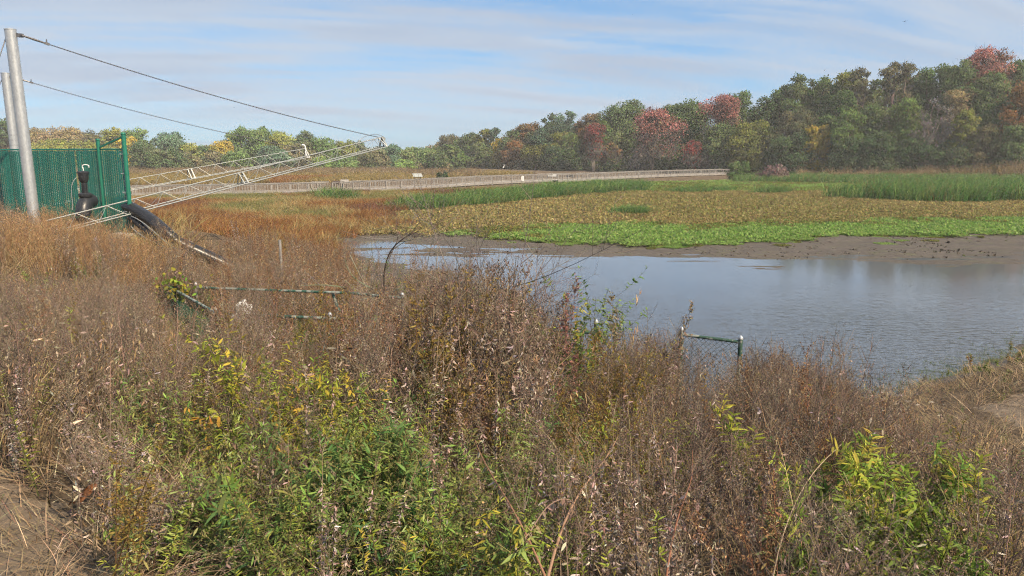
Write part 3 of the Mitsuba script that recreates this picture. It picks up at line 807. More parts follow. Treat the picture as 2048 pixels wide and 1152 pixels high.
bA = at(126, 450.5, 19.2); tA = at(766, 286, 27.4)
k1, A1, B1n, B1f, d1, u1, s1 = boom(bA, tA, .42, .34, 14, 'nearer white lattice boom reaching out over the marsh, its tip in the centre left', .47, .03)
put('end_pulley', join([tube([A1(1) - u1 * .05, (B1n(1) + B1f(1)) / 2], .02, 8), tube([A1(.985), B1n(1.0)], .014, 8), tube([A1(.985), B1f(1.0)], .014, 8), bar(A1(1), A1(1) + d1 * .12 - u1 * .1, .05, .09)]), 'boom_paint', k1)
put('hose_loop', tube(smooth_path([A1(.90) + u1 * .02, A1(.92) + u1 * .13, A1(.955) + u1 * .17, A1(1.0) + u1 * .06], 14), .008, 6), 'cable_steel', k1)
bB = at(40, 412, 25.2); tB = at(613, 308, 32.6)
k2, A2, B2n, B2f, d2, u2, s2 = boom(bB, tB, .42, .38, 15, 'farther white lattice boom behind the nearer one, partly hidden by the fence', .53, 0, .014, .0055)
put('spout', tube(smooth_path([B2n(1) + u2 * 0, A2(1.0) + u2 * .02, A2(1.0) + u2 * .14 - d2 * .03, A2(1) + u2 * .17 - d2 * .14], 14), .035, 10), 'white_plastic', k2, smooth=50)
cable(lug1, A1(.985) + u1 * .03, 'upper stay cable from the nearer mast to the nearer boom tip', .16)
cable(lug2, A2(.985) + u2 * .03, 'lower stay cable from the farther mast to the farther boom', .16)
cable(top1 - np.array([.14, 0, .2]), at(-110, 430, 18.5), 'back stay running down left from the nearer mast', .03, .014, False)
cable(top2 - np.array([.14, 0, .2]), at(-105, 400, 26), 'back stay running down left from the farther mast', .03, .014, False)

# ------------------------------------------------------------------ green slatted fence
fk = thing('slatted_fence', 'tall green chain link fence with green privacy slats and barbed wire on top', 'fence')
fA, fB, fC, fD = at(249, 297, 20.5), at(197, 297, 20.95), at(-60, 297, 23.3), at(-420, 297, 27)
FT, FBOT = float(fA[2]), 1.92
r = rng(21)


def fence_run(p, q, pitch):
    d = q[:2] - p[:2]; L = np.linalg.norm(d); d /= L
    n = int(L / pitch)
    lf_v, lf_f, lf_c, cnt = [], [], [], 0
    boxes = []
    cols = []
    for i in range(n):
        if r.random() < .012: continue
        c = p[:2] + d * (i + .5) * pitch
        top = FT - .06 + r.normal(0, .008)
        b = bar([c[0], c[1], FBOT + .05], [c[0], c[1], top], pitch * .80, .012, up=(-d[1], d[0], 0))
        b = bar([c[0] + r.normal(0, .002), c[1], FBOT + .05], [c[0], c[1], top], .012, pitch * r.uniform(.60, .80), up=(d[0], d[1], 0))
        boxes.append(b); base = np.array([.018, .155, .125]) * math.exp(r.normal(0, .24))
        cols += [base] * len(b.vertices)
    m = join(boxes)
    put('privacy_slat', m, 'slat_plastic', fk, color=np.array(cols), kind='stuff')
    # the wire mesh of the chain link in front of the slats, knuckled at the top
    w, z0, z1 = .055, FBOT + .03, FT
    nrm = np.array([d[1], -d[0]]) * .022
    if nrm[1] > 0: nrm = -nrm
    L2 = Leafy(); H = z1 - z0
    t = np.arange(-H, L, w * 1.3)
    for sgn in (1, -1):
        for t0 in t:
            a0, a1 = (t0, t0 + H) if sgn > 0 else (t0 + H, t0)
            za, zb = z0, z1
            if a0 < 0 or a1 < 0 or a0 > L or a1 > L:
                f0, f1 = sorted((np.clip((0 - a0) / (a1 - a0), 0, 1), np.clip((L - a0) / (a1 - a0), 0, 1)))
                if f1 - f0 < 1e-3: continue
                a0, a1, za, zb = a0 + (a1 - a0) * f0, a0 + (a1 - a0) * f1, z0 + H * f0, z0 + H * f1
            P0 = np.r_[p[:2] + d * a0 + nrm, za]; P1 = np.r_[p[:2] + d * a1 + nrm, zb]
            L2.tubes(np.stack([P0, P1])[None], .0025, .0025, np.array([[.018, .14, .112]]), 3)
    L2.put('wire_mesh', 'slat_plastic', fk, kind='stuff')
    for zz, rr in ((FT - .02, .022), (FBOT + .12, .02)):
        put('rail', tube([np.r_[p[:2] - nrm * 2, zz], np.r_[q[:2] - nrm * 2, zz]], rr, 8), 'green_coat', fk, smooth=40)
    for j in range(3):                                                    # barbed wire
        zz = FT + .13 + .15 * j
        s = np.linspace(0, 1, 9)[:, None]
        off = -nrm * 6 * j
        wv = np.c_[p[:2] + off + (q[:2] - p[:2]) * s, np.full(9, zz) - .02 * np.sin(s[:, 0] * np.pi)]
        barbs = [tube(wv, .004, 4)]
        for kk in np.arange(.1, L, .25):
            c = np.r_[p[:2] + off + d * kk, zz - .01]
            barbs.append(tube([c + [0, 0, -.02], c + [.01, .01, .02]], .003, 3, False))
        put('barbed_wire', join(barbs), 'cable_steel', fk)


for p, q, pitch in ((fA, fB, .085), (fB, fC, .085), (fC, fD, .085)): fence_run(p, q, pitch)
for p, top, rr in ((fA, float(at(241, 268, 20.5)[2]), .058), (fB, float(at(196, 280, 20.95)[2]), .05), (fC, FT + .3, .05)):
    k = put('post', tube([[p[0], p[1], 1.4], [p[0], p[1], top]], rr, 16), 'green_coat', fk, smooth=40)
    put('cap', trimesh.creation.icosphere(2, rr * 1.15).apply_transform(np.diag([1, 1, .7, 1])).apply_translation([p[0], p[1], top]), 'green_coat', fk, smooth=True)
for z in np.linspace(FBOT + .2, FT - .15, 5):
    put('tension_band', tube([[fA[0], fA[1], z - .02], [fA[0], fA[1], z + .02]], .07, 14), 'green_coat', fk, smooth=40)
    put('band_bolt', tube([[fA[0] - .05, fA[1] - .06, z], [fA[0] - .13, fA[1] - .05, z]], .013, 6), 'galvanized_steel', fk)
put('brace_arm', bar([fB[0], fB[1], FT + .02], [fA[0], fA[1], FT + .32], .035, .045), 'green_coat', fk)
put('tension_bar', tube([[fA[0] - .09, fA[1] + .05, FBOT], [fA[0] - .09, fA[1] + .05, FT - .03]], .018, 8), 'galvanized_steel', fk, smooth=40)
cb = at(247, 467, 20.35)
k = put('concrete_footing', trimesh.creation.box((.72, .5, .9), transform=trimesh.transformations.translation_matrix([cb[0] + .02, cb[1] + .1, cb[2] - .45])), 'concrete')
labels[k] = {'label': 'pale concrete footing under the end post of the green fence', 'category': 'footing'}

# ------------------------------------------------------------------ pipes and the air valve
dk = thing('drain_pipe', 'thick black plastic pipe curving from the fence down the bank', 'pipe')
p = smooth_path([at(238, 404, 21.2), at(262, 416, 20.6), at(302, 440, 20.0), at(335, 468, 19.7), at(352, 484, 19.75)], 26)
put('hose', tube(p, .165, 20), 'black_plastic', dk, smooth=60)
e0 = p[-1]; e1 = at(437, 523, 20.1); e2 = e1 + (e1 - e0) * .5
put('hose', tube([e0 - (e1 - e0) * .02, e0 + (e1 - e0) * .5, e1, e2], .165, 20), 'black_plastic', dk, smooth=60, label='straight lower length of the black pipe shining in the sun')
put('coupling', tube([e0 - (e1 - e0) * .05, e0 + (e1 - e0) * .06], .182, 20), 'black_plastic', dk, smooth=40)
sp = thing('drain_pipe', 'second black pipe lying under the thick one beside the concrete footing', 'pipe')
put('hose', tube(smooth_path([at(262, 436, 20.5), at(285, 455, 20.1), at(310, 480, 19.6), at(330, 500, 19.2)], 20), .09, 14), 'black_plastic', sp, smooth=60)
for pts, lab in (([(262, 432, 20.1), (292, 450, 19.7), (322, 476, 19.2), (352, 498, 18.8)], 'thin white hose running down the bank from the fence post'), ([(262, 452, 19.9), (285, 472, 19.4), (320, 490, 19.0), (345, 500, 18.6)], 'thin grey hose curving through the grass under the white one')):
    k = put('thin_hose', tube(smooth_path([at(*q) for q in pts], 24), .013, 8), 'boom_paint', smooth=60); labels[k] = {'label': lab, 'category': 'hose'}
lathe_v = lambda prof, c, n=24: lathe([(a * .80, b * .86) for a, b in prof], c, n)
vk = thing('air_valve', 'black pipe elbow with cup shaped air valve and white vent by the fence', 'valve')
vc = at(172, 404, 20.2); R = .19
put('elbow', tube(smooth_path([vc + [.0, .30, .0], vc + [.0, .16, .02], vc + [0, .04, 0], vc + [0, -.10, -.10], vc + [0, -.18, -.36], vc + [0, -.19, -1.0]], 26), [R * .9, *[R] * 25], 24), 'black_iron', vk, smooth=60)
put('saddle', lathe_v([(0, .15), (.19, .15), (.21, .19), (.21, .25), (.15, .29), (0, .29)], vc), 'black_iron', vk, smooth=35)
neck = [(0, .28), (.085, .28)]
for i in range(5): neck += [(.105, .30 + .06 * i), (.105, .33 + .06 * i), (.08, .335 + .06 * i), (.08, .355 + .06 * i)]
put('neck', lathe_v(neck + [(.07, .60), (0, .60)], vc), 'black_iron', vk, smooth=35)
put('cup', lathe_v([(0, .58), (.07, .58), (.11, .62), (.15, .70), (.155, .82), (.165, .83), (.165, .87), (.15, .88), (0, .88)], vc), 'black_iron', vk, smooth=35)
put('lid', lathe_v([(0, .883), (.19, .883), (.19, .925), (.13, .955), (0, .965)], vc), 'black_iron', vk, smooth=35)
for i in range(6):
    a = i * math.pi / 3
    put('bolt', lathe_v([(0, .92), (.016, .92), (.016, .955), (0, .955)], vc + np.array([.132 * math.cos(a), .132 * math.sin(a), 0]), 8), 'black_iron', vk)
put('vent', tube(smooth_path([vc + [0, 0, .82], vc + [0, 0, 0.93], vc + [.005, 0, 0.97], vc + [.03, 0, 0.985], vc + [.13, 0, 0.985], vc + [.165, 0, 0.97], vc + [.17, 0, 0.92]], 26), .014, 8), 'white_plastic', vk, smooth=60)
put('tube_line', tube(smooth_path([vc + [-.12, -.12, .66], vc + [-.2, -.2, .5], vc + [-.24, -.22, .2], vc + [-.25, -.24, -.2]], 18), .009, 6), 'boom_paint', vk, smooth=60)

# ------------------------------------------------------------------ low chain link fence round the outlet
ck = thing('low_fence', 'low old green pipe fence overgrown by the weeds, paint flaking off', 'fence')
FZ = 1.72
pt = lambda u, v, z=FZ: at(u, v, z=z)
L1, L2_, L3, L4 = pt(392, 575), pt(560, 578), pt(700, 586), pt(805, 596, 1.70)
pr = lambda a, b, rr=.024: put('rail', tube([a, (np.asarray(a) + b) / 2, b], rr, 12), 'old_green_pipe', ck, smooth=40)


def cpost(p, top=.06, rr=.03):
    g = float(ground_z(p[0], p[1])) - .3
    put('post', tube([[p[0], p[1], g], [p[0], p[1], p[2] + top]], rr, 12), 'old_green_pipe', ck, smooth=40)
    put('finial', lathe([(0, -.01), (rr * 1.08, -.01), (rr * 1.08, .01), (rr * .7, .03), (rr * .3, .042), (0, .046)], [p[0], p[1], p[2] + top], 12), 'galvanized_steel', ck, smooth=50)


C0 = pt(350, 580)
pr(L1, L3); pr(L3, L4); pr(C0, pt(432, 626)); pr(pt(432, 626), pt(660, 637)); pr(pt(660, 637), pt(865, 642)); pr(pt(865, 642), pt(1050, 655)); pr(pt(1050, 655), pt(1192, 666, 1.70))
brace = put('brace', tube([pt(664, 583), at(684, 640, 13.2)], .028, 12), 'old_green_pipe', ck, smooth=40)
for q in (L1, pt(432, 626), pt(660, 637), pt(865, 642), L4): cpost(q)
cpost(pt(1192, 666, 1.70), .16)
G0, G1 = at(1363, 669, 10.2), at(1481, 684, 9.9)
pr(G0, G1, .023); cpost(G0, .07); cpost(G1, .05, .031)
pale = at(561, 480, 17.2)
k = put('marker_pole', tube([[pale[0], pale[1], float(ground_z(pale[0], pale[1])) - .3], [pale[0] - .02, pale[1], pale[2]]], .034, 12), 'grey_wood', smooth=40)
labels[k] = {'label': 'pale grey pole standing among brown weeds left of the pond', 'category': 'pole'}


def link_mesh(a, b, zt_a, zt_b, h, colr, name='chain_link', w=.038, rr=.0022, parent=ck):
    """Woven diamond wire: zigzag wires, each bent at every crossing."""
    d = b - a; L = np.linalg.norm(d[:2]); d = d / L
    lf = Leafy()
    n = int(L / w); m = int(h / w)
    zz = np.arange(m + 1)
    for i in range(n):
        x_ = np.clip((i + ((zz + i) % 2)) * w, 0, L)
        P = a + d * x_[:, None]; P[:, 2] = zt_a + (zt_b - zt_a) * x_ / L - zz * w
        P[:, 1] += np.where((zz + i) % 2, .003, -.003)
        lf.tubes(P[None], rr, rr, np.array([colr]), 3)
    lf.put(name, 'dry_mat', parent, kind='stuff')


link_mesh(G0, G1, G0[2] - .02, G1[2] - .02, 1.15, (.05, .065, .065), rr=.0036)
link_mesh(L1, L3, L1[2] - .02, L3[2] - .02, 1.0, (.06, .085, .07))
link_mesh(pt(865, 642), pt(1192, 666, 1.7), FZ - .02, 1.68, 1.0, (.06, .085, .07))
link_mesh(C0, pt(432, 626), FZ - .02, FZ - .02, 1.2, (.03, .14, .10))
nk = thing('wrapped_post', 'fence corner post wrapped in green and grey netting under a bright vine', 'post')
g = float(ground_z(C0[0], C0[1]))
put('tube', tube([[C0[0] - .12, C0[1], g - .2], [C0[0] - .12, C0[1], FZ + .02]], .05, 12), 'old_green_pipe', nk, smooth=40)
nt = Leafy(); rn = rng(31)
for q in range(46):
    a = rn.random(14) * 0 + np.linspace(0, 1, 14) * 9 + rn.random() * 6; zz = np.linspace(g + .1, FZ + .06, 14) + rn.normal(0, .04, 14)
    rad = .085 + .04 * rn.random(14) + .03 * rn.random()
    nt.tubes(np.stack([C0[0] - .12 + np.cos(a * (1 if q % 2 else -1)) * rad * 1.3, C0[1] + np.sin(a) * rad, zz], -1)[None], .004, .004, jitter(rn, (.03, .12, .09) if q % 3 else (.09, .10, .11), 1), 3)
nt.put('netting', 'dry_mat', nk)
for (u, v, w, h, lab) in ((487, 618, .26, .12, 'white sheet scrap lying among the weeds by the low fence'), (470, 640, .2, .1, 'second white scrap, left below the larger one'), (497, 648, .2, .08, 'third white scrap, lowest by the low fence')):
    c = at(u, v, 11.0); rq = rng(u)
    sh = trimesh.creation.icosphere(2, 1.0); sh.apply_transform(np.diag([w / 2, .05, h, 1.0])); sh.vertices += (meshkit.noise(sh.vertices * 14, u)[:, None] - .5) * .09; sh.apply_translation(c)
    k = put('white_scrap', sh, 'white_plastic', smooth=False); labels[k] = {'label': lab, 'category': 'litter'}

# ------------------------------------------------------------------ birds
principled('dark_feathers', (.03, .03, .032), .8); principled('white_feathers', (.75, .75, .72), .8)


def flying_bird(u, v, y, span, label, roll):
    c = at(u, v, y)
    s = np.linspace(-1, 1, 9)
    wv = np.stack([s * span / 2, .12 * span * np.abs(s) + .0 * s, (.16 * np.sqrt(np.abs(s)) - .05 * s * s + roll * s) * span], -1)
    ch = span * .2 * (1 - .8 * np.abs(s) ** 1.5)
    v_ = np.vstack([wv - np.c_[0 * s, ch / 2, 0 * s], wv + np.c_[0 * s, ch / 2, 0 * s], wv + np.c_[0 * s, 0 * s, 0 * s + .02 * span]])
    f = []
    for i in range(8):
        f += [[i, i + 1, 18 + i + 1], [i, 18 + i + 1, 18 + i], [9 + i, 18 + i, 18 + i + 1], [9 + i, 18 + i + 1, 9 + i + 1], [i, 9 + i, 9 + i + 1], [i, 9 + i + 1, i + 1]]
    k = thing('flying_bird', label, 'bird')
    put('wings', trimesh.Trimesh(v_ + c, f, process=False), 'dark_feathers', k)
    t = np.linspace(-1, 1, 9)
    put('body', tube(np.stack([t * 0, t * .32 * span, .03 * span - .02 * span * t * t], -1) + c, .07 * span * np.sqrt(np.maximum(.02, 1 - t * t)) * np.where(t > .6, .8, 1), 8), 'dark_feathers', k, smooth=True)


flying_bird(1810, 43, 90, .55, 'small dark bird flying high in the sky at the right', .1)
flying_bird(1265, 30, 130, .4, 'tiny dark bird high in the middle of the sky', -.1)
flying_bird(468, 215, 120, .4, 'tiny dark bird in the sky above the rear boom tip', .15)
c = at(1007, 334, 168)
bk2 = thing('white_bird', 'white bird perched at the dark foot of the far forest', 'bird')
put('body', tube([c + [-.2, 0, -.3], c + [-.08, 0, -.2], c + [.06, 0, .03], c + [.1, 0, .24]], [.03, .13, .12, .04], 10), 'white_feathers', bk2, smooth=True)
put('neck', tube(smooth_path([c + [.1, 0, .22], c + [.16, 0, .36], c + [.1, 0, .5], c + [.15, 0, .6]], 12), .04, 8), 'white_feathers', bk2, smooth=True)
put('bill', tube([c + [.15, 0, .6], c + [.3, 0, .585]], [.035, .008], 6), 'dark_feathers', bk2)
# ------------------------------------------------------------------ marsh: shared plant patches, set out as copies
def group(name, leafy, mat='leaf_mat'):
    m, c = leafy.mesh()
    scene[name] = {'type': 'shapegroup', 'plant': mikit.ply(m, mat, color=c)}
    return name


count = {}


def copy(name, grp, x, y, z, s=1.0, rot=0.0, tilt=(0, 0), sz=None):
    count[name] = count.get(name, 0) + 1
    m = T().translate([float(x), float(y), float(z)]).rotate([0, 0, 1], float(rot)).rotate([1, 0, 0], float(tilt[0])).rotate([0, 1, 0], float(tilt[1])).scale([float(s), float(s), float(sz or s)])
    scene[f'{name}__{count[name]:03d}'] = {'type': 'instance', 'sg': {'type': 'ref', 'id': grp}, 'to_world': m}


def stuff(name, label, cat):
    labels[name] = {'label': label, 'category': cat, 'kind': 'stuff'}


def blade_patch(seed, n, R, h, w, cols, lean=.25, k=4, heads=0, headcol=None, droop=.3, head=(.13, .035)):
    r = rng(seed); L = Leafy()
    b = np.c_[(r.random((n, 2)) * 2 - 1) * R, np.zeros(n)]
    a = r.random(n) * 6.28; ln = np.abs(r.normal(0, lean, n)); hh = h * r.uniform(.55, 1.1, n)
    d = np.stack([np.cos(a) * ln, np.sin(a) * ln, np.ones(n)], -1) + np.array([.10, .0, 0]) * lean / .25
    s = np.linspace(0, 1, k)
    path = b[:, None] + d[:, None] * (hh[:, None] * s)[:, :, None]
    out = np.stack([np.cos(a) + .6, np.sin(a), 0 * a], -1)
    path += out[:, None] * (hh[:, None] * s ** 2.5 * droop * r.uniform(.2, 1.2, (n, 1)))[:, :, None]
    path[..., 2] -= hh[:, None] * s ** 3 * droop * .5 * r.random((n, 1))
    L.blades(path, np.stack([-np.sin(a + r.normal(0, .8, n)), np.cos(a), 0 * a], -1), w * r.uniform(.6, 1.3, n), pick(r, cols, n, hue=.06, val=.2))
    if heads:
        i = r.choice(n, heads, replace=False)
        for j in range(5):
            c = path[i, -1] + np.c_[r.normal(0, .15 * head[0] * h, (heads, 2)), r.uniform(-.15, 1.1, heads) * head[0] * h]
            L.flakes(c, np.c_[r.normal(.2, .3, (heads, 2)), np.ones(heads)], unit(r, heads), head[0] * h * r.uniform(.4, .9, heads), head[1] * h * .6, pick(r, headcol, heads))
    return L


GRN = [(0.090, 0.198, 0.058), (0.126, 0.252, 0.072), (0.072, 0.154, 0.054), (0.216, 0.270, 0.090)]
cat_g = [group(f'cattail_patch_{i}', blade_patch(300 + i, 130, .8, 1.9, .045, GRN if i < 3 else GRN + [(.26, .23, .10), (.24, .18, .10)], .16, 4, droop=.42)) for i in range(4)]
tan_g = [group(f'reed_patch_{i}', blade_patch(310 + i, 110, 1.1, 2.1, .06, [(.34, .26, .14), (.27, .20, .10), (.20, .17, .08), (.38, .30, .18)], .12, 4, 40, [(.28, .21, .13), (.22, .16, .11)], .25)) for i in range(3)]
red_cols = [[(0.303, 0.155, 0.065), (0.244, 0.121, 0.058), (0.349, 0.215, 0.086)], [(0.349, 0.269, 0.122), (0.291, 0.202, 0.094), (0.384, 0.323, 0.158)], [(0.198, 0.101, 0.072), (0.163, 0.087, 0.065), (0.233, 0.134, 0.086)], [(0.233, 0.228, 0.086), (0.175, 0.202, 0.072), (0.303, 0.255, 0.115)]]
red_g = [group(f'marsh_grass_patch_{i}', blade_patch(320 + i, 240, .75, .62, .028, red_cols[i], .42, 3, droop=.5)) for i in range(4)]
yel_g = [group(f'pale_grass_patch_{i}', blade_patch(330 + i, 150, 1.2, .8, .05, [(.36, .28, .12), (.30, .22, .10), (.24, .20, .07)], .3, 3, droop=.4)) for i in range(2)]


def leaf_carpet(seed, n, R, h, size, cols, p=None):
    """Standing broad leaves of a low water plant: stalk and tilted blade."""
    r = rng(seed); L = Leafy()
    b = np.c_[(r.random((n, 2)) * 2 - 1) * R, h * r.uniform(.35, 1.0, n)]
    d = unit(r, n); d[:, 2] = np.abs(d[:, 2]) * .8 + .25
    sz = size * r.uniform(.6, 1.3, n)
    L.leaves(b, d, np.cross(d, [0, 0, 1.0]) + r.normal(0, .3, (n, 3)), sz, sz * .62, pick(r, cols, n, p, .06, .15), .3, .1)
    st = np.stack([b * [1, 1, 0] + np.c_[r.normal(0, .02, (n, 2)), np.zeros(n)], b], 1)[::5]
    L.tubes(st, .006, .005, pick(r, cols, len(st), p), 3)
    return L


green_cols = [(.20, .33, .08), (.24, .36, .095), (.16, .28, .07), (.30, .37, .14)]
brown_cols = [(0.280, 0.236, 0.091), (0.346, 0.301, 0.119), (0.209, 0.218, 0.078), (0.385, 0.309, 0.154), (0.225, 0.156, 0.081)]
mid_cols = [(0.172, 0.196, 0.057), (0.207, 0.172, 0.063), (0.138, 0.172, 0.046)]
gc = [group(f'green_leaf_patch_{i}', leaf_carpet(340 + i, 950, 1.0, .12, .11, green_cols if i < 2 else mid_cols), 'leaf_mat') for i in range(3)]
bc = [group(f'brown_leaf_patch_{i}', leaf_carpet(350 + i, 1700, 2.0, .24, .135, [brown_cols, mid_cols[:2] + brown_cols, brown_cols[1:] + mid_cols[1:2]][i]), 'leaf_mat') for i in range(3)]
r = rng(40)


def px_poly(pts, z=.1): return Polygon([tuple(at(u, v, z=z)[:2]) for u, v in pts]).buffer(0)


def scatter(poly, step, jit=.5):
    x0, y0, x1, y1 = poly.bounds
    gx, gy = np.meshgrid(np.arange(x0, x1, step), np.arange(y0, y1, step))
    p = np.stack([gx.ravel(), gy.ravel()], -1) + r.uniform(-jit, jit, (gx.size, 2)) * step
    return p[inside(poly, p[:, 0], p[:, 1])]


def in_view(p, m=60):
    u, v = pixel(np.c_[p, np.full(len(p), .3)]); return (u > -m) & (u < 2048 + m)


# boundary between green and brown, near edge = the mud's far edge
def v_mud(u): return np.interp(u, [q[0] for q in mud_edge], [q[1] for q in mud_edge])


g_far = lambda u: np.interp(u, [820, 900, 960, 1060, 1100, 1250, 1400, 1600, 1800, 1950, 2048, 2200], [464, 462, 460, 457, 450, 447, 448, 444, 440, 438, 430, 428])
GREENP = px_poly([(u, v_mud(u) - 1) for u in (900, 960, 1080, 1200, 1256, 1352, 1426, 1504, 1569, 1634, 1700, 1808, 1954, 2048)] + [(2180, 464), (2180, 428)] + [(u, g_far(u)) for u in (2048, 1950, 1800, 1600, 1400, 1250, 1100, 1060, 960, 900)], .12)
pts = scatter(GREENP, 1.15, .45); pts = pts[in_view(pts)]
for x, y in pts:
    u, v = pixel([[x, y, .15]]); t = (v[0] - g_far(u[0])) / max(4, v_mud(u[0]) - g_far(u[0]))
    leftness = np.clip((1150 - u[0]) / 220, 0, 1)
    mixed = r.random() < np.clip(.55 - 1.3 * t, 0, .6) + .75 * leftness * (1 - .5 * t)
    copy('green_water_plants', gc[2] if mixed else gc[r.integers(2)], x, y, ground_z(x, y) + .0, r.uniform(.9, 1.15), r.uniform(0, 360), sz=r.uniform(.7, 1.25))
for k in range(240):                                                        # stragglers on the mud
    u = r.uniform(940, 2080); v = v_mud(u) + r.gamma(1.3, 2.2) - 1; p = at(u, v, z=.06)
    copy('green_water_plants', gc[r.integers(3)], p[0], p[1], ground_z(p[0], p[1]) - .03, r.uniform(.12, .42), r.uniform(0, 360), sz=r.uniform(.2, .7))
stuff('green_water_plants', 'bright green low water plants carpeting the far edge of the mud', 'water plants')
BROWNP = px_poly([(905, 462)] + [(u, g_far(u) + 2) for u in (960, 1060, 1250, 1400, 1600, 1800, 1950, 2048)] + [(2180, 430), (2180, 366), (2048, 362), (1500, 362), (1300, 366), (1180, 384), (1060, 396), (900, 418), (790, 428), (745, 448), (700, 470), (760, 462)], .12)
pts = scatter(BROWNP, 2.1, .45); pts = pts[in_view(pts)]
for x, y in pts:
    if inside(GREENP, x, y) and r.random() < .8: continue
    q = meshkit.noise(np.array([[x * .09, y * .05, 0]]), 3)[0]
    u, v = pixel([[x, y, .2]])
    greener = v[0] < 385 and u[0] > 1250 and q > .42
    if greener: copy('marsh_carpet', gc[2] if r.random() < .5 else gc[r.integers(2)], x, y, ground_z(x, y), 2.0, r.uniform(0, 360), sz=1.3)
    else: copy('marsh_carpet', bc[0 if q < .42 else 2 if q < .62 else 1], x, y, ground_z(x, y) - .04, r.uniform(.9, 1.1), r.uniform(0, 360), sz=r.uniform(.7, 1.2))
stuff('marsh_carpet', 'brown and olive carpet of dying water plants across the marsh', 'marsh plants')


def cattails(poly, step, hs, dry=.15, name='cattails'):
    for x, y in scatter(poly, step, .5):
        if r.random() < .12: continue
        copy(name, cat_g[3] if r.random() < dry else cat_g[r.integers(3)], x, y, ground_z(x, y) - .05, r.uniform(.85, 1.15), r.uniform(-50, 50), sz=hs * r.uniform(.75, 1.2))


cattails(px_poly([(765, 427), (840, 424), (915, 418), (1000, 411), (1080, 401), (1180, 391), (1290, 385), (1290, 374), (1180, 376), (1090, 382), (1000, 392), (900, 404), (820, 412)]), .95, .62)
cattails(px_poly([(1668, 399), (1760, 406), (1860, 410), (1990, 407), (2120, 406), (2120, 384), (1960, 384), (1860, 388), (1760, 390)]), .95, .9)
cattails(px_poly([(1470, 366), (1640, 368), (1760, 372), (1900, 372), (2150, 374), (2150, 362), (1700, 360), (1480, 358)]), 1.6, .7, .4)
cattails(px_poly([(1238, 433), (1284, 434), (1280, 428), (1242, 427)]), .6, .42)
cattails(px_poly([(1512, 390), (1568, 390), (1560, 386), (1520, 386)]), .9, .55)
cattails(px_poly([(1310, 392), (1400, 388), (1470, 384), (1470, 380), (1380, 382)]), 1.6, .45, .3)
cattails(px_poly([(636, 405), (700, 407), (706, 398), (640, 394)]), 1.0, .6, .6)
stuff('cattails', 'green cattails standing in bands and clumps in the marsh', 'cattails')
# red, orange and tan grass of the left marsh
REDP = px_poly([(250, 640), (330, 620), (470, 560), (600, 512), (660, 488), (745, 466), (820, 458), (760, 430), (900, 414), (1000, 400), (1100, 390), (1000, 380), (700, 388), (500, 394), (250, 398), (100, 400), (100, 470)], .15)
pts = scatter(REDP, .92, .5)
for x, y in pts:
    if inside(WATER, x, y) or (inside(MUD, x, y)) or (x < -9.6 and y < 27): continue
    q = meshkit.fbm(np.array([[x * .16, y * .09, 0]]), 3, 8)[0] + r.normal(0, .05)
    u, v = pixel([[x, y, .3]])
    k = 2 if q < .38 else 0 if q < .52 else 1 if q < .64 else 3
    if v[0] > 440 and u[0] > 540: k = 0 if r.random() < .7 else 1
    if v[0] < 400 and r.random() < .4: k = 3
    copy('red_marsh_grass', red_g[k], x, y, ground_z(x, y) - .04, r.uniform(.9, 1.15), r.uniform(0, 360), sz=r.uniform(.8, 1.5) * (1.0 if v[0] > 405 else .8))
stuff('red_marsh_grass', 'rust red and orange marsh grass left of the pond', 'grass')
for x, y in scatter(px_poly([(100, 372), (700, 364), (950, 353), (1060, 348), (960, 343), (600, 344), (0, 350), (-60, 366)], .15), 2.1, .5):
    far = meshkit.noise(np.array([[x * .03, y * .03, 0]]), 9)[0]
    s_ = s_of(float(np.clip(pixel([[x, y, 1]])[0][0], 180, 1450))); q = bw_at(s_)
    if y < q[1] + 2.5: continue
    copy('pale_marsh_grass', red_g[2 if far < .2 else 0] if far < .3 else yel_g[r.integers(2)], x, y, .05, r.uniform(.9, 1.2) * (1.6 if far < .3 else 1.0), r.uniform(0, 360), sz=r.uniform(.8, 1.2))
stuff('pale_marsh_grass', 'straw coloured grass beyond the boardwalk', 'grass')
for k in range(520):
    u = r.uniform(-40, 960); y = r.uniform(140, 186) if u < 820 else r.uniform(130, 165)
    copy('tan_reeds', tan_g[r.integers(3)], at(u, 340, y)[0], y, .05, r.uniform(1.1, 1.5), r.uniform(0, 360), sz=r.uniform(.38, .62))
for k in range(70):
    u = r.uniform(1600, 2100); y = yr(u) - 5 + r.uniform(-3, 3)
    copy('tan_reeds', tan_g[r.integers(3)], at(u, 340, y)[0], y, .05, r.uniform(.9, 1.2), r.uniform(0, 360), sz=r.uniform(.6, 1.2) * np.interp(u, [1600, 1900, 2050], [.7, .9, 1.3]))
stuff('tan_reeds', 'tan plumed reeds in front of the tree lines', 'reeds')
# small weed trail and clods on the mud
cl = Leafy()
for a_, b_ in (((1738, 470), (1905, 508)), ((1800, 474), (1990, 512))):
    p0, p1 = at(*a_, z=.05), at(*b_, z=.03)
    n = 30; t = np.linspace(0, 1, n) + r.normal(0, .006, n)
    p = p0 + (p1 - p0) * t[:, None]; p[:, 0] += .3 * np.sin(t * 9) + np.where(np.arange(n) % 2, .14, -.14) + r.normal(0, .05, n)
    p[:, 2] = land_z(p[:, 0], p[:, 1])
    for kq in range(2):
        cl.flakes(p + np.c_[r.normal(0, .07, (n, 2)), r.uniform(.0, .04, n)], unit(r, n), unit(r, n), .10, .07, pick(r, [(.05, .042, .034), (.075, .062, .05)], n))
cl.put('mud_track', 'dry_mat'); stuff('mud_track', 'trodden track of dark clods across the mud at the right', 'track')

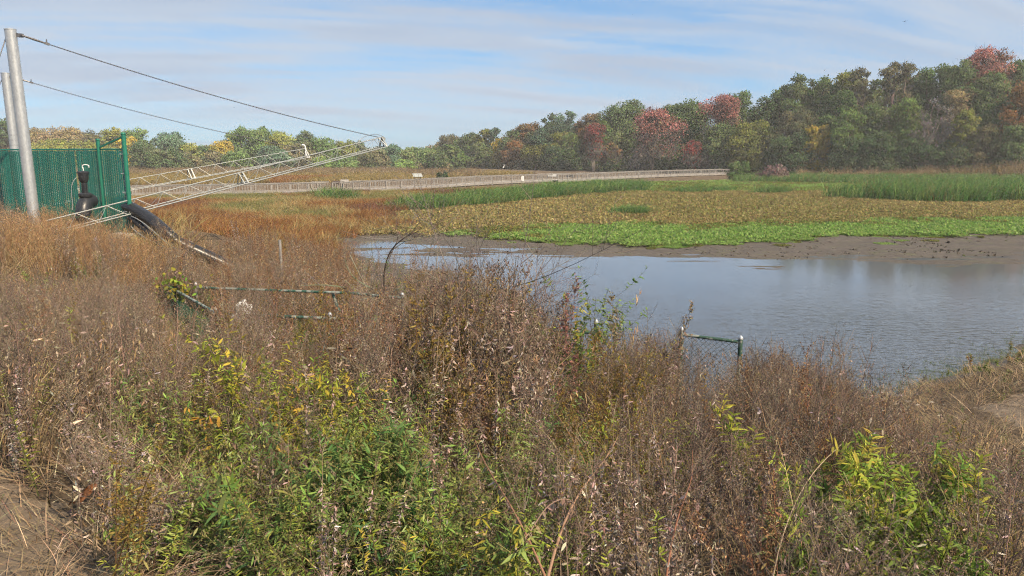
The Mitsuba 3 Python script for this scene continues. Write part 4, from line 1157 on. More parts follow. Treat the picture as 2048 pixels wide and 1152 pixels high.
md = Leafy(); n = 1500                                                                # clods, stalks and litter left on the mud
u = r.uniform(650, 2090, n); v = np.array([v_mud(q) for q in u]) + r.uniform(0, 1, n) ** .8 * 46
pp = np.array([at(a_, b_, z=.05) for a_, b_ in zip(u, v)]); pp[:, 2] = land_z(pp[:, 0], pp[:, 1]); pp = pp[(pp[:, 2] > .004) & (meshkit.noise(pp * [.3, .5, 0], 4) > .35)]; n = len(pp)
sz = r.gamma(2, .014, n) + .012
for kq in range(2): md.flakes(pp + np.c_[r.normal(0, .03, (n, 2)), sz * .2], unit(r, n) * [1, 1, .5], unit(r, n), sz * 1.6, sz, pick(r, [(.045, .038, .03), (.085, .07, .055), (.13, .11, .085), (.08, .09, .04)], n, [.4, .3, .2, .1]))
md.put('mud_litter', 'dry_mat'); stuff('mud_litter', 'small clods and plant litter scattered over the mud', 'litter')
# ------------------------------------------------------------------ weeds of the dam: prototypes
STEM = [(0.135, 0.099, 0.071), (0.174, 0.129, 0.092), (0.107, 0.084, 0.063), (0.232, 0.188, 0.130)]
DRYLEAF = [(0.336, 0.268, 0.227), (0.224, 0.163, 0.131), (0.470, 0.396, 0.340), (0.168, 0.117, 0.091), (0.280, 0.198, 0.136)]
SEED = [(0.181, 0.142, 0.108), (0.234, 0.185, 0.143), (0.137, 0.105, 0.085), (0.313, 0.259, 0.200)]


def stem_paths(r, n, h, spread, lean, k=6, R=.05, curve=.08):
    b = np.c_[r.normal(0, R, (n, 2)), np.full(n, -.05)]
    a = r.random(n) * 6.28; l = np.abs(r.normal(lean, spread, n))
    d = np.stack([np.cos(a) * l, np.sin(a) * l, np.ones(n)], -1)
    hh = h * r.uniform(.7, 1.08, n)
    s = np.linspace(0, 1, k)
    bend = np.stack([np.cos(a + r.normal(0, .8, n)), np.sin(a + r.normal(0, .8, n)), 0 * a], -1) * (curve * hh * r.uniform(-.3, 1.4, n))[:, None]
    return b[:, None] + d[:, None] * (hh[:, None] * s)[:, :, None] + bend[:, None] * (s ** 2)[None, :, None]


def along(paths, i, t):
    """Points and directions at fraction t of the paths i."""
    k = paths.shape[1]; f = np.clip(t, 0, .999) * (k - 1); j = f.astype(int); w = (f - j)[:, None]
    p = paths[i, j] * (1 - w) + paths[i, j + 1] * w
    d = paths[i, j + 1] - paths[i, j]
    return p, d / (np.linalg.norm(d, axis=1, keepdims=True) + 1e-9)


def side_dirs(r, d, up=.9):
    q = unit(r, len(d)); q = q - d * (q * d).sum(1, keepdims=True); q /= np.linalg.norm(q, axis=1, keepdims=True) + 1e-9
    v = q + d * up; return v / np.linalg.norm(v, axis=1, keepdims=True)


def dry_weed(seed, h=1.35, stems=3, branches=20, seeds=9, leaves=26, stemcol=STEM, seedcol=SEED, leafcol=DRYLEAF, leafsize=.045, seedsize=.014, br_from=.45, br_len=.26, R=.06, lean=.08, seedw=.45):
    r = rng(seed); L = Leafy()
    P = stem_paths(r, stems, h, .08, lean, R=R)
    L.tubes(P, .0042 * r.uniform(.8, 1.3, stems), .0016, pick(r, stemcol, stems, hue=.05), 3)
    i = np.repeat(np.arange(stems), branches); n = len(i)
    t = br_from + (1 - br_from) * r.random(n) ** .8
    b, d = along(P, i, t)
    bd = side_dirs(r, d, 1.2); ln = br_len * h / 1.35 * r.uniform(.4, 1.15, n) * (1.15 - .75 * (t - br_from) / (1 - br_from))
    s = np.linspace(0, 1, 3)
    bp = b[:, None] + bd[:, None] * (ln[:, None] * s)[:, :, None] + np.array([0, 0, 1.0]) * (ln[:, None] * s ** 2 * r.uniform(-.1, .35, (n, 1)))[:, :, None]
    L.tubes(bp, .0016, .0008, pick(r, stemcol, n), 3)
    j = np.repeat(np.arange(n), seeds); m = len(j)
    c, dd = along(bp, j, .15 + .85 * r.random(m))
    c = c + unit(r, m) * .010
    sl = seedsize * r.uniform(.6, 1.6, m)
    L.flakes(c, side_dirs(r, dd, .8), unit(r, m), sl, sl * seedw, pick(r, seedcol, m))
    if leaves:
        i = r.integers(0, stems, stems * leaves); n = len(i)
        b, d = along(P, i, r.uniform(.12, .85, n))
        ld = side_dirs(r, d, r.uniform(-.9, .5, (n, 1))); ld[:, 2] -= .35
        ll = leafsize * r.uniform(.5, 1.4, n)
        L.leaves(b, ld, unit(r, n), ll, ll * .30, pick(r, leafcol, n, ([.3, .25, .2, .12, .13] + [.1] * 9)[:len(leafcol)]), r.uniform(.1, .9, n), .5)
    return L


def leafy_weed(seed, h=.95, stems=7, leaves=46, leafcol=None, leafsize=.075, ratio=.2, stemcol=((.10, .12, .04), (.14, .10, .06)), top=0, topcol=None, R=.12, lean=.18, lo=.08, sidebr=0, up=.55, spread=.08, bend=(.1, .6), dry=0):
    r = rng(seed); L = Leafy()
    P = stem_paths(r, stems, h, spread, lean, R=R, curve=.14)
    L.tubes(P, .0045 * r.uniform(.8, 1.2, stems), .0018, pick(r, stemcol, stems), 4)
    paths, lens = [P], [leaves]
    if sidebr:
        i = np.repeat(np.arange(stems), sidebr); n = len(i)
        b, d = along(P, i, r.uniform(.25, .92, n))
        bd = side_dirs(r, d, .9); ln = h * r.uniform(.14, .34, n)
        s = np.linspace(0, 1, 6)
        bp = b[:, None] + bd[:, None] * (ln[:, None] * s)[:, :, None] + np.array([0, 0, 1.0]) * (ln[:, None] * s ** 2 * .3)[:, :, None]
        L.tubes(bp, .002, .001, pick(r, stemcol, n), 3)
        paths.append(bp); lens.append(max(6, leaves // 4))
    for PP, nl in zip(paths, lens):
        i = np.repeat(np.arange(len(PP)), nl); n = len(i)
        t = lo + (1 - lo) * r.random(n) ** .85
        b, d = along(PP, i, t)
        ld = side_dirs(r, d, up)
        ll = leafsize * r.uniform(.55, 1.25, n) * (1.1 - .55 * t)
        own = pick(r, leafcol, len(PP), hue=.06, val=.14)[i]
        col = own * np.exp(r.normal(0, .17, (n, 1))) * np.exp(r.normal(0, .06, (n, 3)))
        k = r.random(n) < dry
        col[k] = pick(r, DRYLEAF, k.sum())
        side = np.cross(ld, [0, 0, 1.0]) + r.normal(0, .35, (n, 3))
        L.leaves(b, ld, side, ll, ll * ratio * r.uniform(.8, 1.2, n), col, r.uniform(*bend, n), .25)
    if top:
        i = np.repeat(np.arange(stems), top); n = len(i)
        b, d = along(P, i, .62 + .38 * r.random(n))
        bd = side_dirs(r, d, .9); ln = h * r.uniform(.06, .17, n)
        s = np.linspace(0, 1, 3)
        bp = b[:, None] + bd[:, None] * (ln[:, None] * s)[:, :, None]
        L.tubes(bp, .0012, .0008, pick(r, topcol, n), 3)
        j = np.repeat(np.arange(n), 9); m = len(j)
        c, dd = along(bp, j, r.random(m)); c = c + unit(r, m) * .006
        sl = .012 * r.uniform(.6, 1.5, m)
        L.flakes(c, unit(r, m), unit(r, m), sl, sl * .7, pick(r, topcol, m))
    return L


MUG = [(.21, .29, .07), (.26, .33, .095), (.16, .24, .065), (.31, .34, .13)]
DKG = [(.14, .23, .07), (.17, .26, .085), (.11, .19, .07)]
YLG = [(.30, .34, .055), (.37, .36, .06), (.22, .28, .055), (.42, .34, .06)]
YEL = [(.42, .30, .035), (.36, .27, .04), (.28, .24, .045)]
OCH = [(0.270, 0.184, 0.054), (0.216, 0.152, 0.050), (0.306, 0.230, 0.072), (0.180, 0.138, 0.045)]
TOPC = [(.26, .25, .10), (.32, .28, .13), (.20, .21, .08)]

dw = []
for i in range(5): dw.append(group(f'dry_weed_{i}', dry_weed(400 + i), 'dry_mat'))                                     # brown, twiggy, few leaves
pk = [group(f'dry_leaf_weed_{i}', dry_weed(420 + i, 1.25, 4, 12, 7, 150, leafsize=.031, br_from=.6, leafcol=[(.36, .30, .265), (.25, .19, .165), (.46, .39, .35), (.15, .105, .085), (.28, .21, .165)], seedcol=[(.13, .09, .07), (.17, .12, .095)]), 'dry_mat') for i in range(4)]   # hanging pale dead leaves
fine = [group(f'fine_dry_weed_{i}', dry_weed(440 + i, 1.3, 5, 26, 7, 8, stemcol=[(.17, .13, .105), (.205, .16, .125), (.13, .10, .08)], seedcol=[(.185, .142, .115), (.225, .175, .14), (.15, .117, .095)], seedsize=.010, br_len=.34, seedw=.35, lean=.12), 'dry_mat') for i in range(4)]
och = [group(f'ochre_weed_{i}', dry_weed(460 + i, 1.25, 4, 24, 12, 30, stemcol=[(.15, .09, .05), (.19, .12, .06)], seedcol=OCH, leafcol=OCH + [(.35, .26, .08)], seedsize=.017, leafsize=.04, br_len=.2), 'leaf_mat') for i in range(3)]
rst = [group(f'rusty_weed_{i}', dry_weed(480 + i, 1.2, 4, 24, 11, 26, stemcol=[(.17, .08, .05), (.14, .075, .05)], seedcol=[(.23, .135, .075), (.19, .115, .07), (.29, .19, .10)], leafcol=[(.25, .14, .075), (.33, .22, .10), (.22, .16, .06), (.35, .28, .2)], seedsize=.016), 'dry_mat') for i in range(3)]
grn = [group(f'green_weed_{i}', leafy_weed(500 + i, .8, 5, 40, MUG if i % 2 else DKG, .07, top=8, topcol=TOPC, sidebr=5, dry=.10), 'leaf_mat') for i in range(4)]
ylw = [group(f'yellow_weed_{i}', leafy_weed(520 + i, .95, 5, 46, YLG if i % 2 else YLG + YEL[:1], .07, dry=.15), 'leaf_mat') for i in range(3)]
sml = [group(f'small_green_weed_{i}', leafy_weed(530 + i, .4, 6, 16, MUG + DKG + YLG[:1], .045, ratio=.38, R=.15, lean=.4), 'leaf_mat') for i in range(3)]
grs = [group(f'straw_grass_{i}', blade_patch(540 + i, 46, .14, 1.05, .006, [(.27, .195, .105), (.21, .145, .08), (.34, .26, .15), (.17, .12, .07)], .22, 6, 16, [(.34, .24, .13), (.28, .18, .10)], .45, (.07, .012)), 'dry_mat') for i in range(4)]
ogr = [group(f'orange_grass_{i}', blade_patch(550 + i, 54, .16, .95, .007, [(.28, .165, .08), (.23, .135, .07), (.32, .21, .11), (.20, .115, .065)], .2, 6, 14, [(.33, .21, .12), (.26, .15, .09)], .4, (.07, .012)), 'dry_mat') for i in range(4)]
thn = [group(f'thatch_{i}', blade_patch(560 + i, 90, .35, .28, .006, [(.26, .19, .115), (.20, .14, .085), (.32, .25, .16)], 1.1, 4, droop=.7), 'dry_mat') for i in range(3)]

# how high the weeds reach: the outline that they show against what lies behind
L_U = [-200, 0, 130, 250, 330, 400, 500, 600, 800, 870, 900, 960, 1010, 1060, 1100, 1180, 1260, 1330, 1370, 1420, 1480, 1530, 1580, 1640, 1700, 1760, 1830, 1900, 1960, 2048, 2250]
L_V = [560, 560, 560, 560, 575, 596, 598, 604, 612, 560, 548, 540, 545, 580, 618, 648, 640, 630, 675, 725, 735, 695, 712, 745, 775, 800, 850, 862, 885, 905, 930]
F_U = [-200, 0, 100, 150, 240, 275, 320, 360, 420, 480, 560, 640, 700, 2300]
F_V = [428, 420, 432, 436, 462, 468, 478, 500, 532, 512, 505, 520, 535, 560]


def cap_height(x, y, z0, h, r, loose=0.0):
    """The plant's height, kept under the outline."""
    u, _ = pixel([[x, y, z0 + h]]); u = u[0]
    v = np.interp(u, L_U, L_V) if y < 13.5 or u > 700 else np.interp(u, F_U, F_V)
    if y > 20.3: v -= 40
    if y < 4.3: v = max(v, np.interp(u, [0, 130, 260, 330, 420, 520, 640, 860, 900, 1000, 1100, 1350, 1650, 1900, 2048], [700, 720, 930, 940, 900, 850, 800, 800, 850, 900, 850, 830, 850, 870, 930]))
    v = v - loose + r.normal(0, 9)
    for uc, vc_, yc, hw in CLEAR:
        if abs(u - uc) < hw and y < yc + .1: v = max(v, vc_ + min(130, 26 * (yc + .1 - y) + (40 if yc < 8 else 60)) + r.normal(0, 14))
    top = at(u, v, y)[2] - z0
    return min(h, top)


r = rng(60)
BANK = Polygon([(-14, 2.4), (-14, 24), (-8.6, 24), (-6.5, 25.5), (-5.2, 26.5), (-3.4, 25), (-1.5, 20), (-.2, 15.5), (1, 12.4), (2.6, 10.9), (4.2, 10.8), (5.8, 11.4), (6.2, 10.4), (5.6, 8.6), (4.6, 6.6), (5.2, 4.5), (6, 2.2), (0, 2.2)])
NEAR_L = Polygon([(-6, 0), (-6, 3.4), (-3.5, 4.3), (-2.4, 3.75), (-1.75, 2.9), (-1.3, 1.4), (-1, 0)])
FENCE_PAD = Polygon([tuple(fA[:2] + [.2, -.1]), tuple(fB[:2] + [0, -.15]), tuple(fC[:2]), (-30, 26), (-30, 60), (-9, 40)])
gate_line = LineString([G0[:2], G1[:2]])
made = 0
bank_pts = scatter(BANK, .215, .6)
bank_pts = bank_pts[~inside(NEAR_L, bank_pts[:, 0], bank_pts[:, 1]) & ~inside(FENCE_PAD, bank_pts[:, 0], bank_pts[:, 1]) & (bank_pts[:, 1] > 2.6)]
bank_z = land_z(bank_pts[:, 0], bank_pts[:, 1])
_o = np.ones(len(bank_pts))
bank_n1 = meshkit.fbm(np.stack([bank_pts[:, 0] * .8, bank_pts[:, 1] * .7, _o], -1), 3, 31); bank_n2 = meshkit.fbm(np.stack([bank_pts[:, 0] * .55, bank_pts[:, 1] * .5, 7 * _o], -1), 3, 32)
# the single plants that stand out further on keep the weeds in front of them low: (u, top v, distance, half width)
CLEAR = [(545, 905, 3.35, 60), (690, 860, 3.45, 90), (840, 880, 3.3, 80), (790, 800, 4.0, 70), (950, 960, 3.0, 60), (440, 960, 3.3, 55), (345, 1000, 3.35, 45), (600, 690, 4.6, 105), (715, 745, 4.3, 60), (1130, 650, 10.8, 75), (690, 850, 4.1, 25), (545, 640, 6.5, 70),
         (1235, 690, 6.0, 80), (1410, 735, 5.8, 18), (1240, 790, 4.6, 90), (1785, 900, 3.9, 115), (1850, 860, 4.3, 60), (1655, 890, 4.6, 35), (1745, 975, 3.3, 70), (1420, 676, 10.0, 62), (1110, 600, 7.2, 25), (1190, 585, 8.2, 30), (345, 570, 13.3, 32), (400, 596, 12.4, 36), (600, 566, 13.3, 70)]
for (x, y), z, n1, n2 in zip(bank_pts, bank_z, bank_n1, bank_n2):
    if z < .06: continue
    keep = 1.0 if y < 9 else .8 if y < 14 else .62
    if r.random() > keep: continue
    u, v = pixel([[x, y, z + .4]]); u, v = u[0], v[0]
    if u < -140 or u > 2190 or v > 1420: continue
    h, s0 = 1.0, r.uniform(.85, 1.12)
    kinds, wts = [dw, pk, fine, och, rst, grn, ylw, grs, ogr], np.zeros(9)
    if y > 13.8 and u < 720:                                                       # the far left bank
        wts[:] = [.9, .1, .5, .0, .25, 0, 0, .5, .35]
        if u < 330: wts[:] = [.15, .02, .1, 0, .05, 0, 0, .9, 1.4]
        elif u > 560: wts[:] = [.5, .05, .3, .05, .4, .1, .08, .5, .4]
    elif u < 330:
        wts[:] = [1.0, .10, .85, .06, .015, .07, .16, .10, .02]
        if y > 8.5: wts[7:] = [.5, .7]
    elif u < 560: wts[:] = [.9, .25, .6, .16, .16, .06, .22, .10, .03]
    elif u < 860: wts[:] = [.7, 1.0, .2, .32, .20, .14, .26, .02, .02]
    elif u < 1130: wts[:] = [.6, 1.5, .25, .12, .10, .12, .10, .02, .02]
    elif u < 1320: wts[:] = [.4, .8, .4, .6, .1, .10, .20, .03, .03]
    else:
        wts[:] = [.45, .6, 1.1, .06, .06, .03, .05, .12, .03]
        if u > 1500: wts[:] = [.35, .3, .9, .06, .08, .05, .06, .30, .08]
    if 240 < u < 1120 and y < 5.0:                                                 # green thicket at the bottom
        g = np.clip((5.0 - y) / .9, 0, 1) * np.clip(.35 + 2.2 * (n1 - .35), .1, 1)
        wts *= 1 - .92 * g; wts[5] += 2.2 * g; wts[6] += .7 * g
    if 360 < u < 800 and 3.8 < y < 6.4: wts[6] += 2.4 * np.clip((n2 - .35) * 4, 0, 1)
    if 1080 < u < 1340 and 4 < y < 7: wts[6] += .6; wts[3] += .5
    if 1500 < u < 2048 and y < 4.6: wts[5] += .2; wts[6] += .1
    wts *= np.exp(r.normal(0, .35, 9))
    wts[3] *= np.exp(3 * (n2 - .5)); wts[1] *= np.exp(3 * (n1 - .5)); wts[0] *= np.exp(-2 * (n1 - .5))
    k = r.choice(9, p=wts / wts.sum())
    h = [1.35, 1.25, 1.3, 1.25, 1.2, .82, .98, 1.05, .95][k] * s0
    near = np.clip((y - 2.6) / 3.0, 0, 1)
    h *= (.70 + .30 * near) * (1.0 if u > 330 else .86)
    if u > 1250 and y < 6: h *= .92
    if 5.5 < y < 11.5 and 330 < u < 1140: h *= 1.22 if u < 820 else 1.5 if u < 1060 else 1.3
    loose = 40 + 55 * r.random() if r.random() < (.12 if 520 < u < 1320 else .14 if 1320 < u < 1800 else .05) else 0
    hc = cap_height(x, y, z, h, r, loose)
    if hc < .30:
        if hc > .1 and r.random() < .5:
            copy('low_green_plants', sml[r.integers(3)], x, y, z, r.uniform(.4, .8), r.uniform(0, 360))
        continue
    if gate_line.distance(Point(x, y)) < 1.3 and y < 10.3 and r.random() < .7: continue
    base_h = [1.35, 1.25, 1.3, 1.25, 1.2, .82, .98, 1.05, .95][k]
    nm = ['brown_weeds', 'brown_weeds', 'brown_weeds', 'ochre_weeds', 'rusty_weeds', 'green_weeds', 'yellow_weeds', 'straw_grass', 'straw_grass'][k]
    sc = hc / base_h
    copy(nm, kinds[k][r.integers(len(kinds[k]))], x, y, z - .02, max(sc, .75 * s0), r.uniform(0, 360), (r.normal(0, 4), 4 + r.normal(0, 4)), sc)
    made += 1
    if r.random() < .30: copy('dead_grass', thn[r.integers(3)], x + r.normal(0, .1), y + r.normal(0, .1), z - .02, r.uniform(.7, 1.2), r.uniform(0, 360))
stuff('brown_weeds', 'dense thicket of dead brown weeds covering the dam', 'weeds'); stuff('ochre_weeds', 'ochre yellow seeding weeds among the brown ones', 'weeds'); stuff('rusty_weeds', 'rusty red brown weeds among the brown ones', 'weeds')
stuff('green_weeds', 'green leafy weeds filling the bottom of the thicket', 'weeds'); stuff('yellow_weeds', 'yellow green leafy weeds among the dead ones', 'weeds'); stuff('straw_grass', 'tall straw and orange grass on the left bank', 'grass'); stuff('dead_grass', 'matted dead grass between the weed stems', 'grass')
# edges of the bare patches and the right shore
for poly, n, hs in ((Polygon([(-3.6, 4.1), (-2.0, 3.3), (-1.2, 2.4), (-2.6, 2.2), (-4.5, 3.2)]), 60, .6), (Polygon([(5.0, 6.2), (6.6, 10), (8.5, 11.6), (7.2, 11.4), (5.6, 9.6), (4.6, 7)]), 110, 1.0), (Polygon([(6.6, 10.6), (12, 12.2), (16, 14.6), (11, 14.6), (8, 12.2)]), 150, 1.1), (Polygon([(5.4, 11.3), (7.5, 13), (9.5, 14.2), (9, 13.2), (7, 11.6)]), 90, .8)):
    x0, y0, x1, y1 = poly.bounds
    for q in range(n):
        x, y = r.uniform(x0, x1), r.uniform(y0, y1)
        if not inside(poly, x, y): continue
        z = float(land_z(np.array([x]), np.array([y]))[0])
        if r.random() < .6: copy('dead_grass', thn[r.integers(3)], x, y, z - .01, r.uniform(.5, 1.1) * hs, r.uniform(0, 360))
        else: copy('low_green_plants', sml[r.integers(3)], x, y, z - .01, r.uniform(.3, .6) * hs, r.uniform(0, 360))
# floating green plants along the near right shore
pr_ = LineString([(5.9, 12.35), (7.4, 13.25), (9.2, 14.45), (11.2, 15.7), (14, 17)])
for q in range(900):
    p = pr_.interpolate(r.random(), normalized=True); w = r.gamma(1.5, .28)
    x, y = p.x - .5 * w + r.normal(0, .1), p.y + .75 * w - .25
    copy('shore_plants', sml[r.integers(3)], x, y, max(float(ground_z(x, y)), 0.0) - .03, r.uniform(.18, .42), r.uniform(0, 360), sz=r.uniform(.10, .3))
stuff('low_green_plants', 'low green plants at the edges of the bare ground', 'plants'); stuff('shore_plants', 'small green plants fringing the near right shore', 'plants')
# straw litter and gravel on the bare patches
lt = Leafy(); gv = []
for poly, n in ((PATH_L, 4200), (PATH_R, 2000)):
    x0, y0, x1, y1 = poly.buffer(.3).bounds
    p = np.c_[r.uniform(x0, x1, n), r.uniform(max(y0, .8), y1, n)]; p = p[inside(poly.buffer(.3), p[:, 0], p[:, 1])]; n = len(p)
    z = land_z(p[:, 0], p[:, 1])
    a = r.random(n) * 6.28; d = np.stack([np.cos(a), np.sin(a), r.normal(.12, .2, n)], -1); l = r.uniform(.05, .28, n)
    s = np.linspace(0, 1, 3); path = np.c_[p, z + .008][:, None] + d[:, None] * (l[:, None] * s)[:, :, None]
    path[..., 2] += .03 * np.sin(s * np.pi) * r.random((n, 1))
    lt.blades(path, np.stack([-np.sin(a), np.cos(a), 0 * a], -1), .004 * r.uniform(.6, 1.6, n), pick(r, [(.36, .28, .18), (.28, .20, .12), (.44, .36, .25), (.20, .14, .09)], n))
lt.put('straw_litter', 'dry_mat'); stuff('straw_litter', 'dry straw and stem litter on the bare ground', 'litter')
st = []
for q in range(520):
    poly = PATH_L if q < 300 else PATH_R
    x0, y0, x1, y1 = poly.bounds; x, y = r.uniform(x0, x1), r.uniform(max(1, y0), y1)
    if not inside(poly, x, y): continue
    s = r.gamma(2, .004) + .004
    m = trimesh.creation.icosphere(1, 1.0); m.vertices *= s * r.uniform(.6, 1.2, 3) * (1 + .3 * r.normal(0, .4, (len(m.vertices), 1))); m.apply_translation([x, y, float(land_z(np.array([x]), np.array([y]))[0]) + s * .2]); st.append(m)
put('gravel', join(st), 'dirt_mat', smooth=True); stuff('gravel', 'scattered pale gravel on the bare ground', 'gravel')


def stone_col(p, n, uv): return mikit.mix((.22, .20, .17), (.42, .39, .34), F(p.x * 9, p.y * 9, p.z * 9, 4))


principled('stone_mat', mikit.proc(stone_col), .9, spec=.2)
for q, (u, v, w) in enumerate([(1718, 806, 20), (1742, 800, 16), (1766, 797, 14), (1700, 814, 14), (1785, 806, 18), (1800, 798, 12), (1752, 812, 12), (1816, 804, 14), (1836, 812, 14), (1728, 818, 12), (1862, 806, 12), (1974, 838, 16), (1955, 844, 12), (1888, 812, 13), (1780, 818, 12)]):
    p = at(u, v, z=.18); p = at(u, v, z=float(ground_z(p[0], p[1])) + .03); rad = w / 2 * p[1] / FOCAL
    m = trimesh.creation.icosphere(2, 1.0); m.vertices *= rad * np.array([1, .8, .6]) * (.75 + .55 * meshkit.fbm(m.vertices * 1.6 + q * 7, 3, q))[:, None]; m.apply_translation(p)
    k = put('stone', m, 'stone_mat', smooth=50)
    labels[k] = {'label': 'pale rough stone lying at the near right water edge', 'category': 'stone', 'group': 'pale stones along the near right shore'}

# ------------------------------------------------------------------ single plants that stand out


def plant(name, leafy, x, y, label, cat='plant', mat='leaf_mat', s=1.0, z=None, rot=0.0, part=None, lean=(0, 0)):
    (v, f), c = leafy.mesh()
    M = trimesh.transformations.euler_matrix(math.radians(lean[0]), math.radians(lean[1]), math.radians(rot))[:3, :3]
    zz = float(ground_z(x, y)) if z is None else z
    k = put(name, (v @ M.T * s + [x, y, zz], f), mat, color=c)
    labels[k] = {'label': label, 'category': cat}
    return k


def spot(u, y): return (u - 1024) / FOCAL * y * 1.02, y


def fit(u, vtop, y):
    """Where a plant stands and how tall it is, from its top in the photograph."""
    p = at(u, vtop, y); return p[0], y, p[2] - float(ground_z(p[0], y))


def single(name, u, vtop, y, maker, label, cat='plant', mat='leaf_mat', **k):
    x, y, h = fit(u, vtop, y)
    return plant(name, maker(h), x, y, label, cat, mat, **k)


mug = lambda seed, stems=9, R=.2, cols=MUG, ls=.085, lv=58, **k: (lambda h: leafy_weed(seed, h, stems, lv, cols, ls, .2, top=k.pop('top', 10), topcol=TOPC, R=R, sidebr=k.pop('sidebr', 6), lean=k.pop('lean', .16), **k))
single('mugwort', 545, 905, 3.35, mug(601, 8, .16, MUG, .09), 'bright green mugwort with pale flower spikes at the bottom, left of the darker clump', 'weed')
single('mugwort', 690, 860, 3.45, mug(602, 12, .24, DKG, .08), 'dense dark green mugwort clump at the bottom centre left', 'weed')
single('mugwort', 840, 880, 3.3, mug(603, 11, .22, MUG + [(.15, .19, .07)], .07), 'pale green feathery mugwort clump right of the dark green one', 'weed')
single('mugwort', 790, 800, 4.0, mug(604, 8, .2, MUG + YLG[:1], .06, top=18), 'taller yellowish topped mugwort behind the dark green clump', 'weed')
single('mugwort', 950, 960, 3.0, mug(605, 8, .2, MUG + YLG[:2], .07), 'small light green weed at the bottom right of the pale feathery clump', 'weed')
single('broad_leaf_weed', 440, 960, 3.3, lambda h: leafy_weed(606, h, 5, 34, YLG[:1] + MUG[:2] + [(.14, .20, .045)], .11, .26, R=.10, lean=.25, bend=(.0, .3), up=.6), 'bright yellow green weed with long pointed leaves, lower left of the thicket', 'weed')
single('broad_leaf_weed', 345, 1000, 3.35, lambda h: leafy_weed(607, h, 5, 30, [(.13, .15, .05), (.17, .15, .06), (.10, .11, .045)], .09, .24, R=.12, lean=.25), 'dull olive weed at the left end of the green thicket', 'weed')
single('red_leaf_weed', 400, 985, 3.55, lambda h: leafy_weed(608, h, 5, 30, [(.17, .06, .045), (.12, .07, .05), (.20, .09, .05), (.10, .09, .04)], .11, .28, R=.03, lean=.3, bend=(.2, .7)), 'dark reddish leaved weed behind the bright yellow green one', 'weed')
single('yellow_shrub', 600, 685, 4.6, lambda h: leafy_weed(609, h, 12, 76, YLG + [(.40, .28, .06)], .065, .3, R=.28, lean=.16, sidebr=9, up=.7), 'yellow green bushy goldenrod in the middle left of the thicket', 'shrub')
single('yellow_shrub', 715, 745, 4.3, lambda h: leafy_weed(628, h, 9, 70, YLG + MUG[:2], .065, .24, R=.16, lean=.12, sidebr=8, up=.8, top=10, topcol=TOPC), 'upright yellow green weed with pale tips right of the bushy goldenrod', 'weed')
single('yellow_shrub', 690, 850, 4.1, lambda h: leafy_weed(610, h, 3, 60, YEL, .06, .3, R=.05, lean=.12, lo=.45), 'clear golden yellow sprig in front of the yellow green goldenrod', 'weed')
single('yellow_shrub', 545, 640, 6.5, lambda h: leafy_weed(611, h, 6, 60, [(.24, .17, .05), (.28, .14, .05), (.20, .18, .05)], .05, .3, R=.25, lean=.14, sidebr=8), 'orange brown bush below the flaking green rail', 'shrub', 'leaf_mat')
single('goldenrod', 1235, 690, 6.0, lambda h: leafy_weed(612, h, 8, 70, OCH + YEL[1:], .045, .25, R=.28, lean=.15, sidebr=12, top=10, topcol=OCH), 'ochre yellow goldenrod bush in front of the pond, left of the gate', 'weed')
single('goldenrod', 1410, 735, 5.8, lambda h: leafy_weed(613, h, 2, 60, YEL + OCH[:1], .06, .25, R=.03, lean=.05, lo=.6), 'single golden yellow spike in front of the mesh gate', 'weed')
single('goldenrod', 1270, 790, 4.6, lambda h: leafy_weed(614, h, 7, 60, YLG + [(.12, .17, .04)], .075, .14, R=.12, lean=.3, up=.9, bend=(.2, .6)), 'green yellow feathery weed leaning right near the two crossing canes', 'weed', lean=(0, 14))
single('willow_herb', 1775, 885, 3.75, lambda h: leafy_weed(615, h, 15, 70, [(.25, .33, .06), (.32, .38, .065), (.17, .25, .06), (.38, .36, .07)], .095, .22, R=.26, lean=.22, sidebr=10, up=.7, bend=(.1, .5)), 'bright yellow green bush with narrow leaves at the lower right', 'shrub')
single('willow_herb', 1745, 985, 3.3, lambda h: leafy_weed(627, h, 10, 60, [(.22, .30, .06), (.28, .34, .065), (.15, .22, .055)], .085, .2, R=.18, lean=.24, sidebr=8, up=.7, bend=(.1, .5)), 'lower green bush in front of the bright lower right one', 'shrub')
single('willow_herb', 1850, 860, 4.3, lambda h: leafy_weed(616, h, 7, 46, [(.23, .25, .07), (.28, .26, .08), (.18, .19, .065)], .06, .22, R=.2, lean=.24, sidebr=6, top=8, topcol=OCH), 'duller olive bush right behind the bright lower right one', 'shrub')
single('willow_herb', 1655, 890, 4.6, lambda h: leafy_weed(617, h, 4, 40, YEL + YLG, .055, .26, R=.1, lean=.2), 'small yellow sprigs left of the bright lower right bush', 'weed')
single('sapling', 1185, 566, 8.2, lambda h: leafy_weed(618, h, 6, 80, [(.17, .26, .06), (.21, .28, .07), (.13, .2, .05)], .085, .42, R=.16, lean=.1, lo=.45, sidebr=6, stemcol=[(.14, .10, .08)]), 'slender light green sapling standing against the pond', 'sapling')
single('sapling', 1085, 584, 8.6, lambda h: leafy_weed(619, h, 6, 70, YEL[1:] + YLG, .08, .45, R=.18, lean=.14, lo=.6, sidebr=5, stemcol=[(.14, .10, .08)]), 'yellow leaved sprig left of the light green sapling', 'sapling')
single('sapling', 815, 530, 11.5, lambda h: leafy_weed(620, h, 7, 50, [(.20, .25, .05), (.26, .27, .06), (.15, .2, .05)], .07, .45, R=.5, lean=.15, lo=.78, sidebr=3, stemcol=[(.12, .09, .07)]), 'sparse yellow green leaved shrub behind the flaking rail near the curved sapling', 'shrub')
